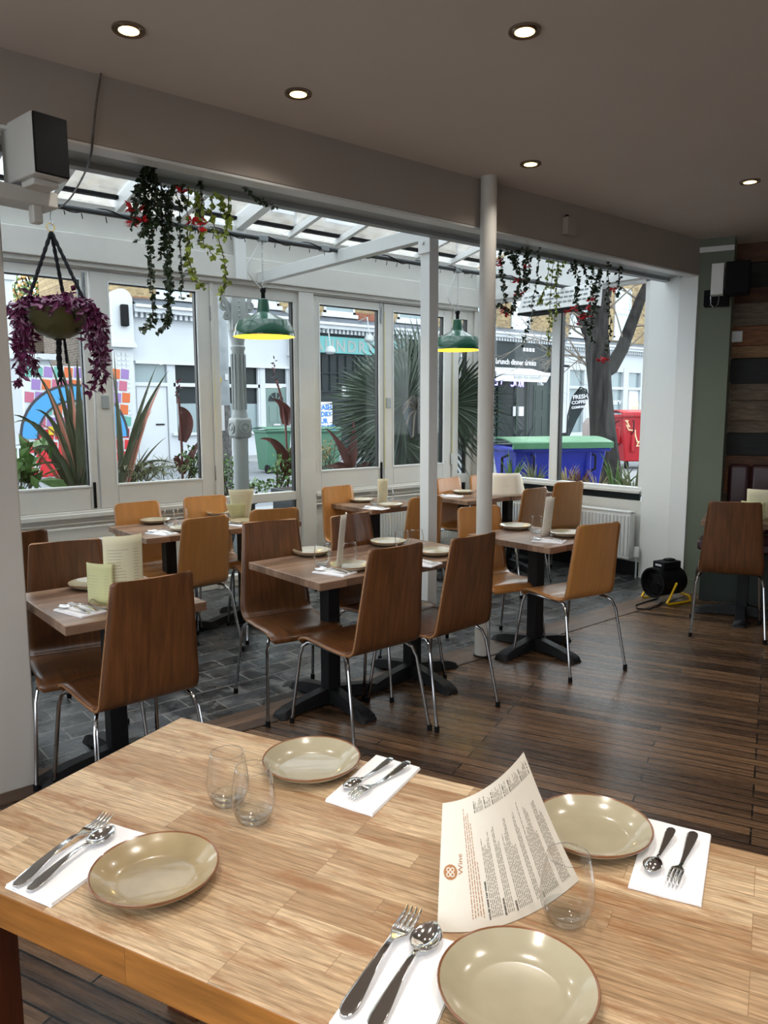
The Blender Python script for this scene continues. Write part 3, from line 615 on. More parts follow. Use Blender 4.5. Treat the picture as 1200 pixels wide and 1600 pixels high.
def cut(kind, pa, pb, label, group, z=TZ + .009, flip=False):
    """pa = handle end px, pb = tip px"""
    a = at_z(*pa, z); c = at_z(*pb, z); an = atan2(c.y - a.y, c.x - a.x)
    sc_ = (c - a).length / .192
    kind.p.scale = (1, 1, 1)
    if flip: o = kind.put((a.x, a.y, z + .016), 0, label, group, rot=(pi, 0, an))
    else: o = kind.put((a.x, a.y, z), an, label, group)
    SCL.append((o, max(.8, min(1.2, sc_))))
def napkin(corners, label, group, z=TZ, th=.007):
    b = MB(); P = [at_z(*c, z) for c in corners]; P = [Vector((q.x, q.y, z)) for q in P]
    cc = sum(P, Vector()) / 4; o = cc.copy()
    if (P[1] - P[0]).cross(P[2] - P[1]).z < 0: P.reverse()
    for k, (zz, s) in enumerate(((0, 1.0), (.5, .985))):
        def fn(u, v, k=k, zz=zz, s=s):
            p = P[0] * (1 - u) * (1 - v) + P[1] * u * (1 - v) + P[2] * u * v + P[3] * (1 - u) * v
            p = cc + (p - cc) * s; return p + Vector((0, 0, zz * th + .0004 * sin(9 * u) * cos(7 * v)))
        o_ = len(b.v); n = 8
        b.grid(fn, n, n)
        b.v += [Vector((q.x, q.y, q.z + th * .45)) for q in b.v[o_:o_ + (n + 1) ** 2]]
        N2 = (n + 1) ** 2
        for f in list(b.f[-n * n:]): b.f.append(tuple(i + N2 for i in f)); b.m.append(0)
        b.f[-2 * n * n:-n * n] = [tuple(reversed(f)) for f in b.f[-2 * n * n:-n * n]]
        ring = [i * (n + 1) for i in range(n + 1)] + [n * (n + 1) + j for j in range(1, n + 1)] + [i * (n + 1) + n for i in range(n - 1, -1, -1)] + [j for j in range(n - 1, 0, -1)]
        for i in range(len(ring)):
            a, c = ring[i] + o_, ring[(i + 1) % len(ring)] + o_; b.f.append((a, c, c + N2, a + N2)); b.m.append(0)
    ob = b.build('folded_napkin', LINEN, origin=o, smooth=30, fix=True); ob.location = o
    return tag(ob, label, 'napkin', group)

# ------------------------------------------------------------------ foreground oak table
c0 = at_z(283, 1120, .75)
FT = thing('oak_table', 'long light oak block table in the foreground', 'table', (c0.x, c0.y, 0), 0)
FT.rotation_euler = (0, 0, PA - pi / 2)      # local y = away from camera along the left end ; -x... 
# local axes: +y -> direction PA (towards the far left corner), table runs along -y ; +x -> right of that (away), table width along -x
Lt, Wt = 1.95, .70
b = MB(); b.box(-Wt, -Lt, .68, 0, 0, .75)
tt = b.build('tabletop', [OAK, OAKEDGE], FT, bevel=.005, seg=3)
for p in tt.data.polygons:
    if abs(p.normal.z) < .5: p.material_index = 1
for (x, y) in ((-.64, -.07), (-.07, -.07), (-.64, -Lt + .07), (-.07, -Lt + .07)):
    MB().box(x - .05, y - .05, 0, x + .05, y + .05, .68).build('leg', OAKLEG, FT, bevel=.005)
b = MB(); b.box(-.61, -Lt + .1, .60, -.585, -.1, .68); b.box(-.12, -Lt + .1, .60, -.095, -.1, .68); b.build('apron', OAKLEG, FT)
GP = 'stoneware plates on the oak table'; GC = 'cutlery on the oak table'
spk = make_plate('stoneware_plate', .108, STONEB, STONER); p = at_z(243, 1375, TZ); spk.location = (p.x, p.y, TZ); tag(spk, 'speckled stoneware plate with a red brown rim at the left of the oak table', 'plate', GP)
for px, py, lb in ((487, 1200, 'glossy beige plate at the far corner of the oak table, behind the two glasses'), (925, 1306, 'beige plate half hidden behind the standing wine list'), (808, 1558, 'beige plate cut by the bottom edge of the photo')):
    p = at_z(px, py, TZ); KP.put((p.x, p.y, TZ), U(0, 6), lb, GP)
for px, py, lb in ((357, 1256, 'stemless glass further back of the two beside the far plate'), (397, 1283, 'stemless glass in front of the two beside the far plate'), (885, 1438, 'stemless glass standing in front of the wine list')):
    p = at_z(px, py, TZ); o = KG.put((p.x, p.y, TZ), 0, lb, 'stemless glasses on the oak table'); 
    o.scale = (1.06, 1.06, 1.1)
napkin([(8, 1388), (80, 1419), (232, 1308), (172, 1290)], 'folded white napkin under the cutlery at the left of the oak table', 'napkins on the oak table')
napkin([(508, 1253), (582, 1277), (657, 1203), (588, 1183)], 'folded white napkin beside the far plate of the oak table', 'napkins on the oak table')
napkin([(512, 1606), (668, 1640), (734, 1484), (621, 1448)], 'folded white napkin beside the bottom plate of the oak table', 'napkins on the oak table')
napkin([(981, 1388), (1096, 1418), (1111, 1308), (1012, 1283)], 'folded white napkin at the right of the oak table', 'napkins on the oak table')
cut(KF, (22, 1388), (183, 1270), 'steel fork on the left napkin of the oak table', GC); cut(KS, (44, 1394), (178, 1298), 'steel spoon on the left napkin of the oak table', GC)
cut(KF, (536, 1592), (655, 1418), 'steel fork on the napkin beside the bottom plate', GC); cut(KS, (580, 1612), (680, 1450), 'steel spoon on the napkin beside the bottom plate', GC)
cut(KS, (613, 1193), (538, 1236), 'steel spoon lying on the napkin beside the far plate', GC, flip=True); cut(KF, (640, 1198), (548, 1250), 'steel fork lying on the napkin beside the far plate', GC, flip=True)
cut(KS, (1050, 1304), (1014, 1368), 'steel spoon on the right napkin of the oak table', GC, flip=True); cut(KF, (1084, 1310), (1050, 1386), 'steel fork on the right napkin of the oak table', GC, flip=True)
# standing wine list
m1 = at_z(683, 1455, TZ + .001); m3 = at_z(905, 1375, TZ + .001); mid = at_z(775, 1466, TZ + .001); mid2 = at_z(850, 1425, TZ + .001)
oL = Vector((.108, .101, .130)); oR = Vector((.0, .127, .185))
def sheet(u, v, lift=0):
    a = (1 - u) ** 3; b_ = 3 * (1 - u) ** 2 * u; c_ = 3 * (1 - u) * u * u; d_ = u ** 3
    B = m1 * a + mid * b_ + mid2 * c_ + m3 * d_
    o = oL.lerp(oR, u ** .9); p = B + o * v + Vector((0, 0, -.010 * sin(pi * v) * u))
    return p
def sheetn(u, v, lift):
    e = .01; du = sheet(min(1, u + e), v) - sheet(max(0, u - e), v); dv = sheet(u, min(1, v + e)) - sheet(u, max(0, v - e)); n = du.cross(dv).normalized()
    if n.dot(CAMP - sheet(u, v)) < 0: n = -n
    return sheet(u, v) + n * lift
ML = thing('wine_list', 'curled paper wine list standing on the oak table', 'menu', (m1.x, m1.y, 0)); MO = Vector((m1.x, m1.y, 0))
MB().grid(lambda u, v: sheet(u, v), 36, 18).build('paper_sheet', PAPER, ML, MO, smooth=80)
def on_sheet(mb, vs, fs, u0, v0, mi=0, W=.297, Hh=.21, lift=.0006):
    # text x runs up v, lines advance along +u
    mb.add([sheetn(min(1, max(0, u0 - q.y / W)), min(1, max(0, v0 + q.x / Hh)), lift) for q in vs], fs, mi)
b = MB(); vs, fs = textverts('Wine', .015); on_sheet(b, vs, fs, .175, .42, 1)
for k in range(24):
    pass
ring = [Vector((.0125 * cos(t * pi / 16), .0150 * sin(t * pi / 16), 0)) for t in range(32)]
b.add([sheetn(.082 - q.y / .297, .44 + q.x / .21, .0006) for q in ring], [tuple(range(32))], 1)
for dx, dy in ((-1, -1), (1, -1), (1, 1), (-1, 1)):
    o_ = len(b.v); n = 16
    for rr in (.0026, .0046):
        for t in range(n): b.v.append(sheetn(.082 - (dy * .0044 + rr * sin(2 * pi * t / n)) / .297, .44 + (dx * .0040 + rr * .85 * cos(2 * pi * t / n)) / .21, .0009))
    for t in range(n): b.f.append((o_ + t, o_ + (t + 1) % n, o_ + n + (t + 1) % n, o_ + n + t)); b.m.append(2)
def dashes(mb, u, v0, v1, mi, h=.0022):
    v = v0
    while v < v1:
        l = U(.012, .05); e = min(v1, v + l)
        mb.add([sheetn(u, v, .0005), sheetn(u + h / .297, v, .0005), sheetn(u + h / .297, e, .0005), sheetn(u, e, .0005)], [(0, 1, 2, 3)], mi); v = e + .008
for k in range(5): dashes(b, .215 + k * .018, .08 + .02 * R(), (.92, .86, .88, .80, .5)[k], 1, .0016)
u = .32; blocks = [6, 4, 8, 3, 9, 6, 8]
heads = ['HOUSE WINE TAP WINES', 'SPARKLING', 'WHITE', '', 'RED', '', '']
for n_, hd in zip(blocks, heads):
    if hd: vs, fs = textverts(hd, .0052, .0002); on_sheet(b, vs, fs, u + .012, .06, 3)
    dashes(b, u + .004, .86, .95, 3, .0022); u += .022
    for k in range(n_):
        if u > .965: break
        dashes(b, u, .07, U(.5, .8), 0, .0014); dashes(b, u, .86, U(.9, .97), 0, .0014); u += .0128
    u += .008
b.build('printed_text', [INK, INKO, PAPER, INKB], ML, MO, smooth=0)

# ------------------------------------------------------------------ settings on the dining tables
def put_plate(px, py, where, k=1):
    p = at_z(px, py, TZ); KP.put((p.x, p.y, TZ), U(0, 6), where, 'stoneware plates on the dining tables')
def put_glass(px, py, where):
    p = at_z(px, py, TZ); KG.put((p.x, p.y, TZ), 0, where, 'tumblers on the dining tables')
def setting(px, py, where, ang=-78):
    """napkin with fork and spoon; px,py = centre of napkin"""
    c = at_z(px, py, TZ); c.z = TZ; a = radians(ang); d = Vector((cos(a), sin(a), 0)); n = Vector((-d.y, d.x, 0))
    b = MB(); b.obox(c + Vector((0, 0, .002)), d * .095, n * .06, (0, 0, .002)); b.obox(c + Vector((0, 0, .0055)) - n * .001, d * .093, n * .058, (0, 0, .0015))
    ob = b.build('folded_napkin', LINEN, origin=c); ob.location = c; tag(ob, 'folded white napkin ' + where, 'napkin', 'napkins on the dining tables')
    h = c + d * .09; KF.put((h.x + n.x * .018, h.y + n.y * .018, TZ + .008), a + pi, 'steel fork ' + where, 'forks on the dining tables')
    KS.put((h.x - n.x * .018, h.y - n.y * .018, TZ + .008), a + pi + .06, 'steel spoon ' + where, 'spoons on the dining tables')
def menu(px, py, face, label, w=.15, h=.27, cards=((CREAM, 0, 0, 1),), bend=1.2, flare=0, z=TZ, turn=0):
    """curved card standing upright; face = azimuth the convex side points to"""
    p = at_z(px, py, z); t = thing('menu_card', label, 'menu', (p.x, p.y, z), face + radians(turn), 'menus on the dining tables')
    for (mt, off, ro, sc) in cards:
        r = w / bend; b = MB()
        def fn(u, v, r=r, sc=sc, off=off, ro=ro):
            a = (u - .5) * bend * sc ** .5 + ro; rr = r * (1 + flare * v); return (off - r + rr * cos(a) + .03 * v * (1 if flare == 0 else 0), rr * sin(a) * 1.0, h * sc * v)
        b.grid(fn, 14, 8); pt = b.build('card', mt, t, smooth=80, solid=.0006)
        b = MB()
        for i in range(int(16 * sc)):
            v0 = .12 + i * .045 / sc
            if v0 > .9: break
            for (ua, ub) in ((.1, U(.4, .62)), (.72, .85)):
                q = []
                for j in range(6):
                    uu = ua + (ub - ua) * j / 5
                    for vv in (v0, v0 + .009):
                        x, y, zz = fn(uu, vv); q.append(Vector((x + .0012 * cos((uu - .5) * bend), y + .0012 * sin((uu - .5) * bend), zz)))
                b.add(q, [(2 * j, 2 * j + 1, 2 * j + 3, 2 * j + 2) for j in range(5)], 0)
        b.build('printed_text', mat('faint_print', srgb(186, 178, 154), .7), pt, smooth=0) if not bpy.data.materials.get('faint_print') else b.build('printed_text', bpy.data.materials['faint_print'], pt, smooth=0)
    return t
T = 'on the table beside the grey pillar'
put_plate(146, 917, 'beige plate at the window end of the table beside the grey pillar'); put_plate(185, 946, 'beige plate tucked behind the menu on the table beside the grey pillar')
put_glass(157, 932, 'tumbler ' + T); setting(126, 955, T, -75)
menu(190, 944, radians(-105), 'cream and pale green menus standing ' + T, .17, .29, ((CREAM, 0, .15, 1), (GREENC, .012, -.75, .62)), 1.3)
put_plate(487, 866, 'beige plate at the window end of the left centre table'); put_plate(548, 889, 'beige plate at the near end of the left centre table, behind the walnut chair')
T = 'on the left one of the two centre tables'
put_glass(503, 884, 'tumbler left of the standing menu on the centre table'); put_glass(546, 880, 'tumbler right of the standing menu on the centre table'); setting(523, 895, T, -72)
menu(533, 888, radians(-70), 'white menu standing ' + T, .13, .28, ((PAPER, 0, 0, 1), (GREENC, -.02, .3, .5)), 1.0, turn=22)
put_plate(606, 851, 'beige plate nearer the square post at the window end of the centre tables'); put_plate(680, 866, 'beige plate beside the backrest of the walnut chair before the column')
put_glass(628, 858, 'left tumbler of the pair beside the square post'); put_glass(651, 857, 'right tumbler of the pair beside the square post'); setting(658, 881, 'on the centre table beside the square post', -72)
T = 'on the table right of the round column'
put_plate(806, 826, 'beige plate at the window end of the table right of the round column'); put_plate(884, 837, 'beige plate behind the beech chair right of the round column')
put_glass(838, 833, 'tumbler ' + T); setting(858, 846, T, -66)
menu(856, 838, radians(-130), 'tall white menu standing ' + T, .10, .25, ((PAPER, 0, 0, 1),), 1.5, turn=40)
T = 'on the leftmost window table'
put_plate(243, 817, 'beige plate at the window end of the leftmost window table'); put_plate(290, 829, 'beige plate at the near end of the leftmost window table')
put_glass(265, 822, 'left tumbler ' + T); put_glass(285, 820, 'right tumbler ' + T); setting(253, 834, T, -72)
T = 'on the table under the left green lamp'
put_plate(345, 805, 'beige plate at the window end of the table under the left green lamp'); put_plate(382, 818, 'beige plate under the flared menus below the left green lamp')
put_glass(360, 808, 'tumbler ' + T); setting(371, 820, T, -72)
menu(378, 813, radians(-110), 'cream menus flaring open ' + T, .13, .23, ((CREAM, 0, 0, 1), (GREENC, .004, -.4, .55)), 1.6, flare=.6)
T = 'on the single window table left of the square post'
put_plate(566, 784, 'beige plate at the window end of the single window table'); put_plate(610, 792, 'beige plate at the near end of the single window table')
put_glass(586, 789, 'left tumbler ' + T); put_glass(608, 783, 'right tumbler ' + T); setting(588, 795, T, -72)
menu(598, 788, radians(-110), 'narrow cream menu standing ' + T, .10, .22, ((CREAM, 0, 0, 1), (GREENC, -.02, .5, .9)), 1.6)
put_plate(724, 771, 'beige plate on the table between the square post and the round column'); put_plate(838, 771, 'beige plate at the near end of the corner table')
setting(706, 776, 'on the table between the square post and the round column', -60); setting(772, 768, 'on the corner table left of the fanned menus', -72)
menu(793, 776, radians(-130), 'wide fan of cream menus on the corner table', .36, .21, ((PAPER, 0, 0, 1), (CREAM, -.03, .25, .9)), 1.6, flare=-.22)
menu(1190, 812, radians(200), 'cream menu with a smaller card on the table by the maroon bench', .22, .22, ((CREAM, 0, 0, 1), (GREENC, .03, -.3, .6)), 1.0)

# ------------------------------------------------------------------ pendants, pipe, speakers, small fittings
YP, ZP = 4.65, 2.70
PT = thing('ceiling_pipe', 'dark pipe wrapped in fairy light cable across the conservatory', 'pipe', (2.5, YP, ZP)); PO = Vector((2.5, YP, ZP))
pts = [(-1.8 + i * .25, YP, ZP) for i in range(33)]; pts[-1] = (6.24, YP, ZP)
MB().tube(pts, .017, 12).build('pipe', mat('dark_conduit', (.06, .065, .07), .4), PT, PO)
b = MB(); hp = []
for i in range(900):
    x = .9 + i * .0056; a = i * .28 * .35; hp.append((x, YP + .021 * cos(a), ZP + .021 * sin(a)))
b.tube(hp, .0035, 5)
for i in range(40):
    x = 1.0 + i * .12 + U(-.03, .03); b.tube([(x, YP, ZP - .02), (x + U(-.01, .01), YP, ZP - .02 - U(.01, .035))], .003, 4)
b.build('fairy_light_cable', BLACK, PT, PO)
b = MB()
for x in (2.79, 3.30, 4.66): b.obox((x, YP, ZP), (.035, 0, 0), (0, .022, 0), (0, 0, .022))
b.build('pipe_clamp', STEELP, PT, PO, bevel=.006)
PL = thing('pendant_lamp', 'x', 'lamp')
out = [(.030, .255), (.034, .25), (.040, .20), (.045, .165), (.060, .155), (.12, .128), (.175, .105), (.192, .075), (.205, .045), (.214, .012), (.212, .0)]
inn = [(.2085, .002), (.200, .044), (.187, .074), (.170, .100), (.115, .123), (.055, .150), (.035, .155), (.0, .157)]
MB().lathe(out, 48).build('lamp_shade', GREEN_EN, PL, smooth=30)
MB().lathe([(.212, .0)] + inn, 48).build('shade_lining', YEL_EN, PL)
b = MB(); b.tube([(0, 0, .255), (0, 0, .30)], .014, 10); b.tube([(0, 0, .30), (0, 0, .325)], .02, 10); b.build('lamp_holder', BLACK, PL)
b = MB()
for i in range(18):
    z = .325 + i * .0185; t = i % 2
    n = 8; rp = [((.007 * cos(a) if t else 0), (0 if t else .007 * cos(a)), z + .011 * sin(a)) for a in [2 * pi * k / n for k in range(n + 1)]]; b.tube(rp, .0016, 4, caps=False)
b.build('chain', CHROME, PL)
MB().tube([(0, 0, .31), (-.06, -.0, .36), (-.115, -.0, .42), (-.11, 0, .48), (-.05, 0, .57), (-.01, 0, .64)], .005, 8).build('power_cord', WHITE2, PL)
MB().lathe([(0, .055), (.02, .06), (.03, .085), (.022, .115), (.012, .14), (.012, .155)], 16).build('bulb', BULB, PL)
KPL = Kind(PL)
for x, z, lb in ((2.785, 2.045, 'green enamel pendant lamp on the left, in front of the iron column'), (4.665, 2.04, 'green enamel pendant lamp on the right, between the square post and the round column')):
    KPL.put((x, YP, z), 0, lb, 'green enamel pendant lamps')
    ld = bpy.data.lights.new('pendant_bulb', 'POINT'); ld.energy = 2.2; ld.color = (1, .82, .35); ld.shadow_soft_size = .03
    lo = bpy.data.objects.new('pendant_bulb', ld); scn.collection.objects.link(lo); lo.location = (x, YP, z + .04)
# left speaker
B0 = at_y(47, 171, 3.05)
sx = Vector((cos(radians(78)), sin(radians(78)), 0)); sy = Vector((-sx.y, sx.x, 0)); sx2 = Vector((cos(radians(10)), sin(radians(10)), 0)); sy2 = Vector((-sx2.y, sx2.x, 0))
SP = thing('wall_speaker', 'white cased speaker with black grille at the top left', 'speaker', B0)
W_, D_, H_ = .135, .25, .216
b = MB(); b.obox(sx2 * W_ / 2 + sy2 * (D_ / 2) * 1.0 - Vector((0, 0, H_ / 2)), sx2 * W_ / 2, sy2 * D_ / 2, (0, 0, H_ / 2)); b.build('speaker_case', WHITE, SP, bevel=.006)
b = MB(); b.obox(sx2 * W_ / 2 - sy2 * .006 - Vector((0, 0, H_ / 2)), sx2 * (W_ / 2 - .003), sy2 * .006, (0, 0, H_ / 2 - .003)); b.build('speaker_grille', BLACK, SP, bevel=.004)
b = MB(); b.obox(sx2 * .07 + sy2 * .1 - Vector((0, 0, H_ + .012)), sx2 * .05, sy2 * .05, (0, 0, .012)); b.obox(sx2 * .0 + sy2 * .20 - Vector((0, 0, H_ + .045)), sx2 * .16, sy2 * .06, (0, 0, .03)); b.obox(sx2 * .08 + sy2 * .17 - Vector((0, 0, H_ + .1)), sx2 * .02, sy2 * .02, (0, 0, .04)); b.build('speaker_bracket', WHITE, SP, bevel=.006)
# cable loop from ceiling to the pipe
b = MB(); P_ = [at_y(158, 112, 3.22), at_y(150, 165, 3.21), at_y(146, 205, 3.20), at_y(140, 250, 3.32), at_y(122, 290, 4.0), at_y(105, 315, 4.4), at_y(85, 326, 4.6), at_y(50, 316, 4.62)]
sm = []
for i in range(len(P_) - 1):
    a0 = P_[max(0, i - 1)]; a1 = P_[i]; a2 = P_[i + 1]; a3 = P_[min(len(P_) - 1, i + 2)]
    for k in range(6):
        t = k / 6; sm.append(.5 * ((2 * a1) + (a2 - a0) * t + (2 * a0 - 5 * a1 + 4 * a2 - a3) * t * t + (3 * a1 - a0 - 3 * a2 + a3) * t ** 3))
b.tube(sm + [P_[-1]], .0045, 6); tag(b.build('hanging_cable', mat('striped_flex', (.09, .07, .06), .5, var=.8, vscale=14)), 'dark flex looping from the ceiling edge to the pipe above the hanging basket', 'cable')
# right speaker on green wall
RS = thing('wall_speaker', 'small speaker with white side on the green wall at the right', 'speaker', at_z(1112, 430, 2.45))
rb = PP(-.66, 6.6, 0); RS.location = (rb.x, rb.y, 2.40)
a1 = on_g(1113, 413, 6.50); a2 = on_g(1107, 462, 6.50)
RS.location = a1
b = MB(); d1 = (PU * .8 - PN * .6).normalized(); d2 = Vector((-d1.y, d1.x, 0))
hh = a1.z - a2.z
b.obox(d1 * .055 + d2 * .0 - Vector((0, 0, hh / 2)) + PN * .05, PU * .044, PN * .05, (0, 0, hh / 2)); b.build('speaker_case', WHITE2, RS, bevel=.004)
b = MB(); b.obox(PU * .185 - Vector((0, 0, hh / 2)) + PN * .04, PU * .085, PN * .09, (0, 0, hh / 2 + .004)); b.build('speaker_grille', BLACK, RS, bevel=.01)
b = MB(); b.obox(PU * .03 + PN * .19 - Vector((0, 0, hh + .0)), PU * .09, PN * .06, (0, 0, .06)); b.build('speaker_bracket', BLACK, RS, bevel=.003)
b = MB(); b.tube([PU * .0 + Vector((0, 0, -hh)), PU * .005 + Vector((0, 0, -hh - .07)), PU * .03 + Vector((0, 0, -hh - .095)), PU * .055 + Vector((0, 0, -hh - .07)), PU * .06 + Vector((0, 0, -hh))], .004, 6); b.build('speaker_wire', CHROME, RS)
# switch plate on boards, sensor on beam
q = on_g(1151, 526, NW - .03); b = MB(); b.obox(q, PU * .045, PN * .018, (0, 0, .045)); ob = b.build('blanking_plate', WHITE2, origin=q, bevel=.004); ob.location = q; tag(ob, 'white square wall plate on the reclaimed boards', 'wall plate')
q = at_y(890, 354, 3.215); b = MB(); b.obox(q, (.05, 0, 0), (0, .022, 0), (0, 0, .055)); b.obox(q + Vector((-.03, 0, .06)), (.012, 0, 0), (0, .01, 0), (0, 0, .01), 1); ob = b.build('alarm_sensor', [BEAMP, BLACK], origin=q, bevel=.004); ob.location = q; tag(ob, 'small box sensor on the taupe beam', 'sensor')
# patio heater on side wall
PH = thing('strip_heater', 'white slatted strip heater hanging before the side window', 'heater', (6.10, 4.72, 2.56))
hp0 = at_x(834, 492, 6.05); 
ht = MB(); ht.add([(-.10, -.42, -.07), (.10, -.42, -.07), (.10, .42, -.07), (-.10, .42, -.07), (-.03, -.42, .13), (.12, -.42, .13), (.12, .42, .13), (-.03, .42, .13)], [(0, 3, 2, 1), (4, 5, 6, 7), (0, 1, 5, 4), (1, 2, 6, 5), (2, 3, 7, 6), (3, 0, 4, 7)]); ht.build('heater_case', WHITE2, PH, bevel=.008)
b = MB(); b.obox((0, 0, -.078), (.10, 0, 0), (0, .42, 0), (0, 0, .01)); b.build('heater_base', BLACK, PH)
b = MB()
for k in range(3):
    for j in range(14):
        y = -.36 + j * .055; z = -.01 + k * .045; x = -.10 + (z + .07) * .35; b.obox((x - .003, y, z), (.002, 0, .0), (0, .02, 0), (0, 0, .009))
b.build('heater_grille', STEELP, PH)
b = MB(); b.box(.08, -.06, -.02, .15, .06, .10); b.build('wall_bracket', STEELP, PH)

# ------------------------------------------------------------------ radiators
def radiator(label, a, bb, z0, z1, nrm, th=.07):
    """panel radiator from a to bb (xy), nrm points to the room"""
    a = Vector((a[0], a[1], 0)); bb = Vector((bb[0], bb[1], 0)); d = (bb - a); L = d.length; d.normalize(); n = Vector(nrm); c = (a + bb) / 2
    t = thing('radiator', label, 'radiator', (c.x, c.y, z0), 0, 'white panel radiators'); h = z1 - z0; b = MB()
    b.obox(Vector((0, 0, h / 2)), d * L / 2, n * .012, (0, 0, h / 2)); b.obox(-n * .055 + Vector((0, 0, h / 2)), d * L / 2, n * .008, (0, 0, h / 2))
    k = int(L / .038)
    for i in range(k): b.obox(d * (-L / 2 + (i + .5) * L / k) + n * .014 + Vector((0, 0, h / 2)), d * .010, n * .012, (0, 0, h / 2 - .03))
    b.build('panel', WHITE2, t, bevel=.003)
    b = MB(); b.obox(-n * .025 + Vector((0, 0, h + .004)), d * L / 2, n * .045, (0, 0, .006))
    for s in (-1, 1): b.obox(-n * .025 + d * s * (L / 2 + .003) + Vector((0, 0, h / 2)), d * .003, n * .045, (0, 0, h / 2 - .01))
    b.build('radiator_cover', WHITE2, t, bevel=.002); return t
r1 = radiator('white radiator under the side window, right of the tables', (6.13, 5.45), (6.13, 3.86), .17, .60, (-1, 0, 0))
b = MB(); b.tube([(0.02, -.86, -.17), (.02, -.86, .03)], .009, 8); b.build('radiator_pipe', STEELP, r1); b = MB(); b.tube([(.02, -.86, .03), (.02, -.86, .12)], .022, 12); b.build('radiator_valve', WHITE2, r1)
radiator('white radiator under the left front windows, behind the walnut chairs', (.9, 5.82), (2.35, 5.82), .14, .56, (0, -1, 0)); radiator('white radiator under the right front windows, behind the single window table', (4.25, 5.82), (5.75, 5.82), .14, .56, (0, -1, 0))

# ------------------------------------------------------------------ bench and floor heater
BN = thing('bench', 'maroon vinyl bench along the reclaimed board wall', 'bench', PP(-.52, 6.50))
L_ = 4.0
def LP(s_, n_, z): return PU * s_ + PN * n_ + Vector((0, 0, z))
b = MB(); b.obox(LP(L_ / 2 + .03, .155, .21), PU * (L_ / 2), PN * .11, (0, 0, .21)); b.obox(LP(L_ / 2 + .18, .37, .21), PU * (L_ / 2 - .1), PN * .11, (0, 0, .21)); b.build('bench_base', DARKW, BN)
b = MB(); b.obox(LP(L_ / 2, .13, .46), PU * L_ / 2, PN * .135, (0, 0, .04)); b.obox(LP(L_ / 2 + .15, .38, .455), PU * (L_ / 2 - .05), PN * .13, (0, 0, .04)); b.build('bench_seat', REDV, BN, bevel=.02, seg=4)
k = 0
for i in range(22):
    b = MB(); s0 = .17 + i * .17; b.obox(LP(s0 + .083, .56, .79), PU * .081, PN * .045, (0, 0, .29)); b.build('back_cushion', REDV, BN, bevel=.03, seg=4)
HT = thing('fan_heater', 'black drum heater on a yellow tube stand by the white pillar', 'heater', at_z(1040, 938, 0.0)); HT.rotation_euler = (0, 0, radians(168)); 
b = MB(); b.lathe([(.0, -.12), (.105, -.12), (.115, -.10), (.115, .13), (.122, .14), (.122, .16), (.108, .16), (.104, .10), (.0, .10)], 32, (0, 0, .165), axis=(1, 0, 0)); b.build('drum', BLACK, HT)
b = MB(); b.lathe([(.104, .135), (.098, .14)], 24, (0, 0, .165), axis=(1, 0, 0))
for k in range(5): r = .02 + k * .02; b.lathe([(r, .132), (r + .005, .135), (r, .138)], 24, (0, 0, .165), axis=(1, 0, 0))
for k in range(6): a = k * pi / 3; b.tube([(.137, 0, .165), (.137, .1 * cos(a), .165 + .1 * sin(a))], .002, 5)
b.build('drum_grille', BLACKM, HT)
b = MB(); b.box(-.09, -.06, .27, .10, .06, .33); b.box(-.06, -.03, .33, .02, .03, .345); b.build('control_box', BLACK, HT, bevel=.012)
b = MB(); b.box(.1, -.03, .295, .102, .03, .31); b.build('maker_label', WHT, HT)
b = MB()
for s in (-1, 1): b.tube([(.02, s * .12, .17), (.10, s * .13, .06), (.13, s * .13, .02), (.11, s * .13, .010), (.05, s * .13, .009), (-.10, s * .13, .009), (-.135, s * .13, .012), (-.12, s * .13, .05)], .0095, 10)
b.tube([(-.12, -.13, .05), (-.13, 0, .06), (-.12, .13, .05)], .0095, 10); b.build('tube_stand', YELT, HT)
b = MB(); pw = [(.10, .05), (.22, .12), (.36, .16), (.42, .10), (.35, .02), (.2, -.02), (.05, -.05), (-.2, -.2), (-.35, -.25)]
b.tube([(x, y, .008) for x, y in pw], .005, 6); b.build('power_cord', BLACK, HT)

# ------------------------------------------------------------------ trailing plants from the beam
def leafq(b, p, d, up, L, W, mi):
    """small pointed leaf with a fold"""
    d = d.normalized(); s = d.cross(up); s = s.normalized() if s.length > 1e-4 else Vector((1, 0, 0)); n = s.cross(d)
    b.add([p, p + d * L * .45 + s * W / 2 + n * W * .12, p + d * L, p + d * L * .45 - s * W / 2 + n * W * .12, p + d * L * .5 - n * W * .06], [(0, 1, 4), (1, 2, 4), (2, 3, 4), (3, 0, 4)], mi)
def rv(): return Vector((U(-1, 1), U(-1, 1), U(-1, 1)))
def strand(bl, bs, pts, dens, L, W, mi=0):
    pts = [Vector(p) for p in pts]; bs.tube(pts, .0022, 5)
    for i in range(len(pts) - 1):
        d = pts[i + 1] - pts[i]; k = max(1, int(d.length * dens))
        for j in range(k):
            p = pts[i] + d * (j + R()) / k
            for q in (0, 1, 2): leafq(bl, p + rv() * L * .25, rv() + Vector((0, 0, -.5)), rv(), L * U(.7, 1.35), W * U(.8, 1.3), mi)
def flower(b, p, s=.035, mi=0):
    for k in range(9):
        d = rv(); d.z = d.z * .5 + .1; leafq(b, p, d, rv(), s * U(.8, 1.4), s * .42, mi)
